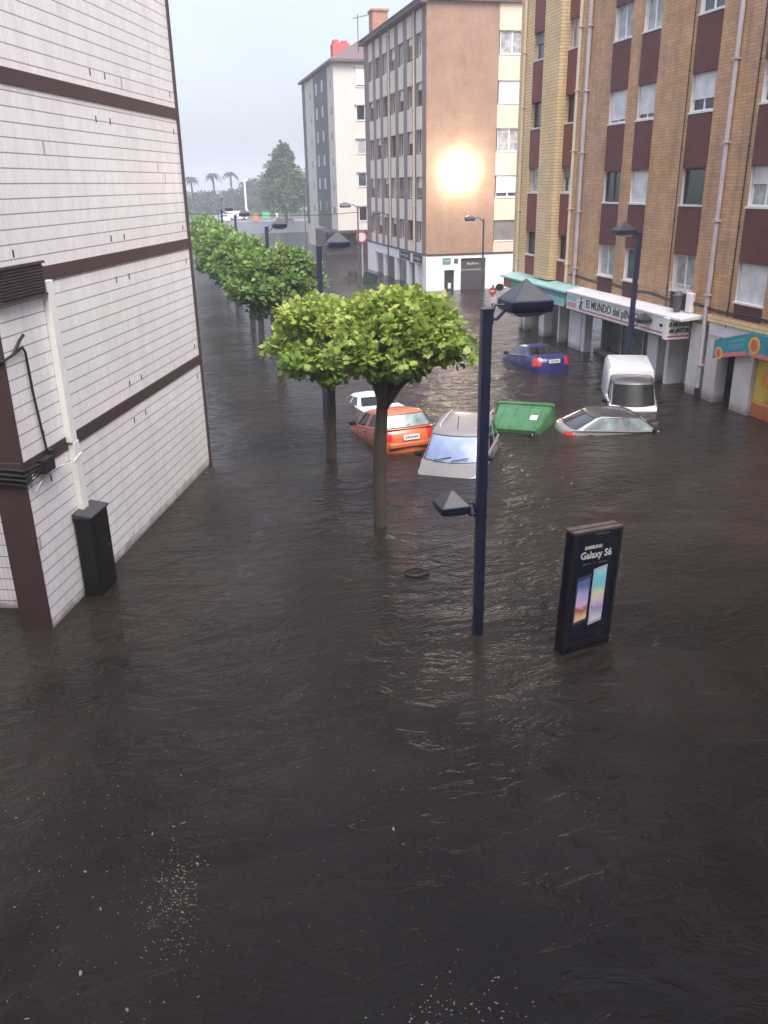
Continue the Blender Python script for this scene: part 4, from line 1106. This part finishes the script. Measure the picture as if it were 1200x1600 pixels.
# white car, nearly gone
hd = -9
t = car('parked_car', (6.5, 29.2, -1.08), hd, 'white saloon nearly submerged behind the orange hatchback and tree trunk', 'car', 4.0, 1.62,
        [(-2.0, .95), (-1.3, 1.0), (1.0, .96), (1.5, .84), (2.0, .68)], (-1.3, 1.1, .73), (-.75, .4, .55, 1.36), M['white_car'], pitch=-6, pillars=(9, 18, 19), roofmat=M['white_car'])
MB().box(-2.02, -1.97, -.45, .45, .80, .86).build('rear_strip', M['red_lamp'], t)
# silver saloon side on
hd = 98
t = car('parked_car', (13.22, 23.35, -.88), hd, 'silver five-door car side on beside the green container, water up to its windows', 'car', 4.0, 1.62,
        [(-2.0, .92), (-1.4, .96), (1.0, .93), (1.5, .82), (2.0, .66)], (-1.75, 1.25, .78), (-1.0, .50, .66, 1.42), M['silver_car'], pitch=-2.5, pillars=(8, 9, 14, 18, 19), glassm='glass_sky', wind='glass_dark', rear='glass', roofmat=paint('roof_dark_reflection', (.045, .045, .045, 1), .22, .1))  # dark reflection on the silver roof put into its paint colour
# white van with a raised load box
hd = 203
t = car('parked_van', (15.35, 26.35, -.78), hd, 'white delivery van facing us with a high load box, dark cab and sunken bonnet', 'van', 4.1, 1.62,
        [(-2.05, .95), (-1.0, .98), (.9, .98), (1.4, .90), (2.05, .72)], (-.5, 1.35, .78), (-.45, .70, .72, 1.70), M['white_car'], pitch=-4, pillars=(3, 4, 15), wind='glass_matte', tail=False, roofmat=plain('cab_grey', (.075, .075, .08, 1), .35, .25, 2, coat=.3))
loops = []
for xr, xf, w_, z in ((-2.05, -.1, .82, .6), (-2.05, -.1, .82, 1.3), (-2.0, -.14, .78, 1.80), (-1.93, -.22, .70, 1.93), (-1.2, -.8, .3, 1.96)):
    loops.append([(x, y, z) for x, y, _ in rrect(((xr+xf)/2, 0), (xf-xr)/2, w_, z, .10, 4)])
MB().ring_loft(loops, False, True).build('load_box', M['white_car'], t, smooth=50)
m = MB()
for s in (1, -1): m.tube([(.0, s*.69, 1.66), (.62, s*.67, 1.62), (1.3, s*.74, 1.02)], .016, 6)
m.build('pillar_trim', M['dark'], t, smooth=50)

# ------------------------------------------------------------------ green waste container on its side
t = thing('waste_container', (9.75, 23.55, -.42), 'green wheeled waste container tipped over and floating beside the silver car', 'container', local=True)
ax = Vector((.47, -.883, 0)); ay = Vector((.60, .80, .05)).normalized(); ax = (ax-ay*ax.dot(ay)).normalized(); az = ax.cross(ay)
rot = Matrix((ax, ay, az)).transposed().to_4x4()
t.matrix_world = Matrix.Translation((9.98, 23.7, -.72)) @ rot @ Matrix.Rotation(R(6), 4, 'X')
M['container_green'] = plain('container_green', (.045, .15, .055, 1), .42, .4, 2.2, bump=.1, coat=.2)
M['container_dark'] = plain('container_dark', (.012, .05, .022, 1), .45, .3, 3)
def tank(y, sx, sz, r): return [(x, y, z) for x, z, _ in rrect((0, .5), sx, sz, 0, r, 4)]
m = MB().ring_loft([tank(0, .66, .36, .1), tank(.06, .74, .43, .1), tank(.5, .79, .50, .1), tank(1.32, .88, .62, .1), tank(1.33, .95, .68, .08), tank(1.44, .95, .68, .08), tank(1.45, .9, .64, .1)], True, True)
m.build('tank', M['container_green'], t, smooth=30)
m = MB().ring_loft([tank(1.46, .92, .66, .1), tank(1.52, .94, .68, .1), tank(1.68, .78, .5, .2)], True, True)
m.build('lid', M['container_dark'], t, smooth=40)
m = MB()
for x in (-.6, -.2, .2, .6): m.hexa([(x-.03, .1, .9), (x+.03, .1, .9), (x-.03, 1.3, 1.06), (x+.03, 1.3, 1.06), (x-.03, .1, .955), (x+.03, .1, .955), (x-.03, 1.3, 1.145), (x+.03, 1.3, 1.145)])
m.build('rib', M['container_green'], t, bevel=.01)
for x in (-.56, .56):
    for z in (.78, .2):
        wm = MB().tube([(x-.035, -.13, z), (x+.035, -.13, z)], .10, 16); w_ = wm.build('wheel', M['black_paint'], t, smooth=40)
        MB().tube([(x-.042, -.13, z), (x+.042, -.13, z)], .035, 10).build('hub', M['plate'], w_)
        MB().box(x-.05, x+.05, -.10, .01, z-.05, z+.05).build('bracket', M['black_paint'], t)
m = MB().hexa([(.35, .5, 1.0), (.62, .5, 1.0), (.35, .75, 1.04), (.62, .75, 1.04), (.35, .5, 1.012), (.62, .5, 1.012), (.35, .75, 1.052), (.62, .75, 1.052)]); m.build('worn_sticker', M['plate'], t)
MB().tube([(-.96, 1.1, .9), (-1.0, 1.1, 1.0), (-1.0, .6, .98), (-.9, .55, .85)], .02, 6).build('handle', M['grey_pipe'], t)

# ------------------------------------------------------------------ advertising panel
t = thing('advertising_panel', (6.02, 11.18, 0), 'dark double-sided advertising panel showing two phones, standing in the water', 'advertising panel', local=True)
AD_A, AD_B = Vector((5.63, 11.05, 0)), Vector((6.56, 11.25, 0))
t.matrix_world = Matrix.Translation(AD_A) @ Matrix.Rotation(R(-2.6), 4, (AD_B-AD_A).cross(Vector((0, 0, 1))))
uax = (AD_B-AD_A).normalized(); nax = Vector((uax.y, -uax.x, 0))
FA = lambda u, o, z: uax*u + nax*o + Vector((0, 0, z))
AW, AT, AZ = .95, .22, 2.13
m = MB().fbox(FA, 0, AW, -AT, 0, -.75, AZ); m.build('case', M['ad_glass'], t, bevel=.012)
m = MB().fbox(FA, -.012, AW+.012, -AT-.012, -.12, AZ+.001, AZ+.045); m.fbox(FA, -.012, AW+.012, -.075, .012, AZ+.001, AZ+.045); m.fbox(FA, 0, AW, -.12, -.075, AZ+.001, AZ+.02)
m.build('top_frame', M['steel'], t, bevel=.006)
m = MB().fbox(FA, -.010, .055, .001, .012, -.75, AZ); m.fbox(FA, AW-.055, AW+.010, .001, .012, -.75, AZ); m.fbox(FA, .055, AW-.055, .001, .012, AZ-.06, AZ); m.fbox(FA, .055, AW-.055, .001, .012, .12, .2)
m.build('front_frame', plain('frame_black', (.014, .013, .014, 1), .35, .2), t)
po = MB().fbox(FA, .06, AW-.06, .001, .004, .21, AZ-.065).build('poster', plain('poster_navy', (.008, .011, .026, 1), .25, .35, 1.2, coat=.3), t)
text_mb('SAMSUNG', FA, .40, .0045, 1.875, .08, 1, .002, bold=.003, squeeze=.95).build('lettering', M['sign_white'], po)
text_mb('Galaxy S6', FA, .47, .0045, 1.74, .172, 1, .002, bold=.004, squeeze=.92).build('lettering', M['sign_white'], po)
m = MB()
for k, wv in enumerate((.10, .07, .04, .11, .08)): m.fbox(FA, .22+k*.105, .22+k*.105+wv*.8, .0045, .006, 1.58, 1.602)
m.build('faint_line', plain('faint_grey', (.10, .11, .13, 1), .5), po)
m = MB()
for k in range(5): m.fbox(FA, .42+k*.055, .46+k*.055, .0125, .0135, AZ-.045, AZ-.02)
m.build('maker_plate', plain('dim_plate', (.16, .15, .15, 1), .5), t)
def phone(u0, u1, z0, z1, seed, tilt):
    fr = MB().hexa([FA(u0, .0045, z0), FA(u1, .0045, z0+tilt), FA(u0, .009, z0), FA(u1, .009, z0+tilt), FA(u0, .0045, z1), FA(u1, .0045, z1+tilt), FA(u0, .009, z1), FA(u1, .009, z1+tilt)]).build('phone', plain('phone_frame%d' % seed, (.55, .58, .62, 1) if seed == 2 else (.06, .07, .12, 1), .3), po)
    k = N('phone_screen%d' % seed); co = k.coord(); x, y, z = k.xyz(co)
    f = k.math('DIVIDE', k.math('SUBTRACT', z, z0), z1-z0)
    f = k.math('ADD', f, k.math('MULTIPLY', k.math('SUBTRACT', k.noise(co, 4.5, 2), .5), .35))
    c = k.ramp(f, (.12, (.72, .52, .30, 1)), (.30, (.30, .10, .10, 1)), (.42, (.62, .42, .55, 1)), (.62, (.35, .33, .62, 1)), (.85, (.10, .13, .30, 1))) if seed == 1 else k.ramp(f, (.1, (.62, .58, .66, 1)), (.3, (.30, .24, .42, 1)), (.42, (.62, .45, .55, 1)), (.55, (.60, .62, .30, 1)), (.75, (.16, .50, .60, 1)), (.92, (.25, .62, .68, 1)))
    k.set(col=c, rough=.25, es=.10, em=c)  # printed screens also glow faintly in their own colours
    i = .022
    MB().hexa([FA(u0+i, .0092, z0+.05), FA(u1-i, .0092, z0+.05+tilt), FA(u0+i, .0105, z0+.05), FA(u1-i, .0105, z0+.05+tilt), FA(u0+i, .0092, z1-.06), FA(u1-i, .0092, z1-.06+tilt), FA(u0+i, .0105, z1-.06), FA(u1-i, .0105, z1-.06+tilt)]).build('screen', k.m, fr)
phone(.14, .42, .52, 1.36, 1, .05)
phone(.46, .73, .47, 1.48, 2, .05)

# ------------------------------------------------------------------ road signs, bicycles, floating things
def ring_sign(F, u, z, r, t):
    MB().disc(F, u, z, r, r, 0, .03).build('disc', M['sign_red'], t)
    MB().disc(F, u, z, r*.72, r*.72, .0305, .036).build('face', M['sign_white'], t)
t = thing('road_sign', (15.7, 71.5, 0), 'round red-rimmed white road sign on a post near the floating bicycles', 'sign')
MB().tube([(15.7, 71.5, -.75), (15.7, 71.5, 3.6)], .06, 8).build('post', M['grey_pipe'], t, smooth=40)
ring_sign(face((0, 71.42, 0), (1, 0, 0), (0, -1, 0)), 15.65, 3.25, .48, t)
t = thing('road_sign', (17.45, 45.6, 0), 'small traffic signs clustered on a short post right of the tall lamp', 'sign')
MB().tube([(17.45, 45.6, -.75), (17.45, 45.6, 1.95)], .05, 8).build('post', M['steel'], t, smooth=40)
FR = face((0, 45.52, 0), (1, 0, 0), (0, -1, 0))
MB().disc(FR, 17.4, 1.62, .22, .22, 0, .03).build('disc', M['sign_red'], t)
MB().fbox(FR, 17.25, 17.5, .031, .04, 1.58, 1.67).build('bar', M['sign_white'], t)
MB().disc(FR, 17.85, 1.80, .24, .20, -.1, -.07).build('disc', M['dark'], t)
MB().fbox(FR, 17.3, 17.62, .0, .03, .95, 1.3).build('plate', M['sign_white'], t)

def bicycle(x, y, rot, tilt, label):
    t = thing('bicycle', (x, y, -.35), label, 'bicycle', 'bicycles lying in the water by the road sign', local=True)
    t.matrix_world = Matrix.Translation((x, y, -.12)) @ Matrix.Rotation(R(rot), 4, 'Z') @ Matrix.Rotation(R(tilt), 4, 'X')
    for cx_ in (-.52, .52):
        c = [(cx_+.33*math.cos(2*math.pi*k/24), 0, .33+.33*math.sin(2*math.pi*k/24)) for k in range(25)]
        w_ = MB().tube(c, .026, 6, cap=False).build('wheel', M['dark'], t, smooth=60)
        m = MB()
        for k in range(8): a = math.pi*k/8; m.tube([(cx_+.32*math.cos(a), 0, .33+.32*math.sin(a)), (cx_-.32*math.cos(a), 0, .33-.32*math.sin(a))], .006, 4)
        m.build('spokes', M['dark'], w_)
    m = MB()
    for a, b_ in (((-.52, 0, .33), (-.12, 0, .30)), ((-.12, 0, .30), (.36, 0, .72)), ((-.2, 0, .76), (.36, 0, .78)), ((-.12, 0, .30), (-.22, 0, .88)), ((-.52, 0, .33), (-.2, 0, .76)), ((.36, 0, .88), (.52, 0, .33))): m.tube([a, b_], .03, 7)
    m.build('frame', M['dark'], t, smooth=50)
    MB().tube([(.30, -.28, .98), (.38, 0, .95), (.30, .28, .98)], .018, 7).build('handlebar', M['dark'], t, smooth=50)
    MB().ring_loft([rrect((-.24, 0), .13, .07, .90, .05), rrect((-.24, 0), .12, .06, .95, .05)], True, True).build('saddle', M['dark'], t, smooth=50)
bicycle(14.1, 69.0, 10, 24, 'dark bicycle tilted in the flood, left of the pair by the road sign')
bicycle(14.7, 70.2, 25, -20, 'dark bicycle tilted in the flood, right of the pair by the road sign')
t = thing('floating_box', (15.3, 68.2, -.2), 'dark green tipped box floating at the foot of the road sign', 'box', local=True)
t.matrix_world = Matrix.Translation((15.4, 68.2, -.25)) @ Matrix.Rotation(R(-20), 4, 'Z') @ Matrix.Rotation(R(18), 4, 'Y')
m = MB().ring_loft([rrect((0, 0), .50, .38, 0, .05), rrect((0, 0), .58, .45, .75, .05), rrect((0, 0), .62, .48, .76, .05), rrect((0, 0), .62, .48, .84, .05)], True, True)
m.build('tub', M['container_dark'], t, smooth=35)
MB().ring_loft([rrect((0, 0), .60, .46, .842, .05), rrect((0, 0), .5, .36, .92, .05)], True, True).build('lid', M['black_paint'], t, smooth=35)

m = MB()
for rr, a0, a1, z in ((.19, 20, 165, .045), (.20, 185, 330, .03)):
    m.tube([(4.16+rr*1.05*math.cos(R(a)), 14.72+rr*.9*math.sin(R(a)), z) for a in range(a0, a1, 12)], [.018+.018*math.sin(math.pi*k/13) for k in range(len(range(a0, a1, 12)))], 7)
m.tube([(4.30, 14.62, .01), (4.42, 14.60, .03), (4.40, 14.68, .02)], .02, 6)
m.tube([(4.00, 14.62, .01), (3.93, 14.76, .03), (3.88, 14.79, .012)], [.018, .012, .006], 6)
o = m.build('floating_hoop', M['dark'], smooth=60); tag(o, 'dark bent hoop of debris floating left of the nearest lamp post', 'debris')

def leaf_piece(mb, x, y, s, g, z=.006):
    a = g.uniform(0, 6.28); w_ = g.uniform(.25, .6); n = g.choice((4, 5, 6)); tl = g.uniform(-.2, .2)
    pts = []
    for k in range(n):
        b_ = 2*math.pi*k/n+g.uniform(-.2, .2); px, py = s*math.cos(b_)*g.uniform(.75, 1.1), s*w_*math.sin(b_)
        pts.append((x+px*math.cos(a)-py*math.sin(a), y+px*math.sin(a)+py*math.cos(a), z+max(-.003, tl*px)))
    mb.quad(*pts)
g = random.Random(99); m = MB()
def scatter(n, cx_, cy_, sx, sy, s0, s1):
    for _ in range(n):
        x, y = g.gauss(cx_, sx), g.gauss(cy_, sy)
        if y < 4.3: continue
        m.cur = g.choice((0, 0, 0, 1, 1, 2)); leaf_piece(m, x, y, g.uniform(s0, s1), g)
scatter(520, -.68, 7.45, .17, .45, .002, .012)
scatter(60, -.62, 7.7, .14, .25, .006, .022)
scatter(260, -1.4, 7.4, .8, 1.4, .002, .011)
scatter(26, -1.6, 7.6, .8, 1.3, .015, .035)
scatter(60, -1.9, 9.3, .6, .8, .004, .016)
scatter(150, 1.9, 5.25, .4, .28, .004, .02)
scatter(160, 1.2, 8.5, 2.2, 2.5, .003, .012)
scatter(90, 4.5, 8.5, 1.8, 2.5, .003, .012)
scatter(70, .0, 11, 1.2, 2.0, .004, .014)
o = m.build('floating_litter', [plain('pale_bits', (.30, .27, .23, 1), .6, .3, 30), plain('tan_bits', (.28, .20, .10, 1), .6, .3, 30), plain('green_bits', (.20, .24, .07, 1), .6, .3, 30)])
o['kind'] = 'stuff'; o['label'] = 'scattered pale leaf bits and litter floating on the dark water'
m = MB(); g2 = random.Random(4); leaf_piece(m, 1.94, 7.88, .045, g2); 
o = m.build('floating_leaf', plain('leaf_tan', (.45, .34, .18, 1), .6, .2, 30)); tag(o, 'single larger tan leaf floating in the middle foreground', 'leaf')

# ------------------------------------------------------------------ far end of the street
def small_van(x, y, hd, label, col='white_car', L=4.6, hgt=2.1):
    t = thing('far_van', (x, y, .12), label, 'van', 'white vehicles at the far end of the street', local=True)
    t.matrix_world = Matrix.Translation((x, y, .14)) @ Matrix.Rotation(R(90-hd), 4, 'Z')
    lp = [(-L/2, .35), (L/2, .35), (L/2+.05, .9), (L/2-.7, 1.15), (L/2-1.4, hgt), (-L/2+.1, hgt+.03), (-L/2, hgt-.2)]
    m = MB().ring_loft([[(x_, y_*s_, z_) for x_, z_ in lp] for y_, s_ in ((-.85, .93), (-.9, 1), (.9, 1), (.85, .93))], True, True)
    m.build('body', M[col], t)
    m = MB()
    for s in (1, -1): m.box(L/2-1.75, L/2-1.0, min(s*.905, s*.92), max(s*.905, s*.92), 1.2, hgt-.25)
    m.hexa([(L/2-.72, -.75, 1.2), (L/2-.70, -.75, 1.2), (L/2-.72, .75, 1.2), (L/2-.70, .75, 1.2), (L/2-1.33, -.7, hgt-.08), (L/2-1.30, -.7, hgt-.06), (L/2-1.33, .7, hgt-.08), (L/2-1.30, .7, hgt-.06)])
    m.build('window', M['glass_dark'], t)
    for sx in (-1, 1):
        for sy in (-1, 1):
            MB().tube([(sx*L*.31, sy*.70, .32), (sx*L*.31, sy*.91, .32)], .32, 14).build('wheel', M['dark'], t, smooth=40)
small_van(16.0, 205, 80, 'white van parked broadside at the far end of the street')
small_van(12.2, 196, 160, 'white car-like van nearer the tree row at the far end', L=4.0, hgt=1.6)
t = thing('light_mast', (19.2, 216, .15), 'tall thin white floodlight mast in the distant park', 'mast')
MB().tube([(19.2, 216, .1), (19.2, 216, 8.4)], [.28, .2], 8).build('pole', M['white_paint'], t)
m = MB().box(18.9, 19.8, 215.8, 216.2, 8.4, 8.9); m.build('lamp_head', M['white_paint'], t, bevel=.05)
t = thing('light_mast', (26.9, 220, .15), 'shorter white mast left of the lone round tree', 'mast')
MB().tube([(26.9, 220, .1), (26.9, 220, 6.0)], [.24, .2], 8).build('pole', M['white_paint'], t)
MB().box(26.5, 27.2, 219.8, 220.2, 6.0, 6.5).build('lamp_head', M['white_paint'], t, bevel=.05)
t = thing('barrier', (19.0, 195, .15), 'orange work barrier at the far end of the street', 'barrier')
MB().box(18.7, 19.8, 195, 195.2, .25, 1.6).build('board', M['orange_paint'], t)
MB().box(18.6, 20.0, 194.8, 195.4, .1, .25).build('foot', M['dark'], t)
t = thing('green_hoarding', (22.5, 203, .15), 'bright green board standing on the far lawn edge', 'board')
MB().box(21.6, 23.2, 203, 203.2, .5, 1.8).build('board', plain('board_green', (.12, .42, .16, 1), .5), t)
for x in (21.7, 23.1): MB().tube([(x, 203.1, .1), (x, 203.1, .6)], .06, 6).build('post', M['grey_pipe'], t)
t = thing('hedge', (27, 222, .15), 'long low green hedge along the far park edge', 'hedge')
hm = MB(); hm.tube([(x, 222+.2*math.sin(x), .15) for x in range(-30, 56, 2)], .12, 5); hm.build('stem', M['bark_dark'], t)
gh = random.Random(5)
leaves_mesh('foliage', [((gh.uniform(-30, 55), 222+gh.uniform(-.5, .5), gh.uniform(.3, 1.25)), (0, 0, 1), gh.random()) for _ in range(420)], 12, .5, (.5, .5, .4), M['leaf_far'], t, 77, SIMPLE)
t = thing('bench', (25.5, 186, .15), 'dark low bench under the lone round tree', 'bench')
m = MB().box(22.6, 25.4, 179.4, 180.0, .55, .68); m.build('seat', M['bark_dark'], t)
MB().box(22.6, 25.4, 180.0, 180.1, .75, 1.1).build('backrest', M['bark_dark'], t)
for x in (22.8, 25.1): MB().box(x, x+.15, 179.5, 180.0, .1, .55).build('leg', M['dark'], t)
# a person walking at the far end
t = thing('person', (20.6, 128.4, -.1), 'person in dark clothes walking through shallow water beside the far slim lamp', 'person')
bx, by, bz = 20.6, 128.4, -.25
sk = [((0, 0, .98), .15), ((0, 0, 1.15), .14), ((0, 0, 1.35), .17), ((0, 0, 1.50), .08), ((0, 0, 1.60), .09), ((0, -.02, 1.70), .10), ((0, -.01, 1.78), .06),
      ((.10, 0, .92), .10), ((.12, -.08, .50), .075), ((.12, .02, .10), .05), ((.12, -.12, .04), .045), ((-.10, 0, .92), .10), ((-.13, .12, .50), .075), ((-.13, .20, .10), .05), ((-.13, .08, .04), .045),
      ((.20, 0, 1.43), .07), ((.27, .05, 1.14), .05), ((.25, -.08, .90), .04), ((.25, -.12, .82), .035), ((-.20, 0, 1.43), .07), ((-.27, -.06, 1.14), .05), ((-.25, -.18, .95), .04), ((-.25, -.22, .88), .035)]
ed = [(0, 1), (1, 2), (2, 3), (3, 4), (4, 5), (5, 6), (0, 7), (7, 8), (8, 9), (9, 10), (0, 11), (11, 12), (12, 13), (13, 14), (2, 15), (15, 16), (16, 17), (17, 18), (2, 19), (19, 20), (20, 21), (21, 22)]
me = bpy.data.meshes.new('body'); me.from_pydata([(p[0], p[1], p[2]+bz+.1) for p, r_ in sk], ed, [])
o = bpy.data.objects.new('body', me); COL.objects.link(o); o.parent = t
sm = o.modifiers.new('skin', 'SKIN'); sm.use_smooth_shade = True
for i, (p, r_) in enumerate(sk): me.skin_vertices[0].data[i].radius = (r_, r_)
me.skin_vertices[0].data[0].use_root = True
o.modifiers.new('sub', 'SUBSURF').levels = 1
kk = N('person_clothes'); zc = kk.xyz(kk.coord())[2]
kk.set(col=kk.ramp(kk.math('DIVIDE', zc, 2), (.0, (.03, .03, .045, 1)), (.44, (.03, .03, .045, 1)), (.45, (.035, .03, .05, 1)), (.69, (.05, .04, .06, 1)), (.70, (.35, .20, .15, 1)), (.80, (.35, .20, .15, 1)), (.81, (.02, .015, .012, 1))), rough=.8)
me.materials.append(kk.m)

# ------------------------------------------------------------------ rain haze between here and the park
k = N('haze_air'); k.t.nodes.remove(k.b)
pv = k.n('ShaderNodeVolumePrincipled'); pv.inputs['Color'].default_value = (.86, .88, .93, 1); pv.inputs['Density'].default_value = .0016; pv.inputs['Anisotropy'].default_value = .25
k.l(pv.outputs[0], k.out.inputs['Volume'])
h = MB().box(-1600, 1600, -60, 1900, -2, 40).build('haze', k.m); h['kind'] = 'stuff'
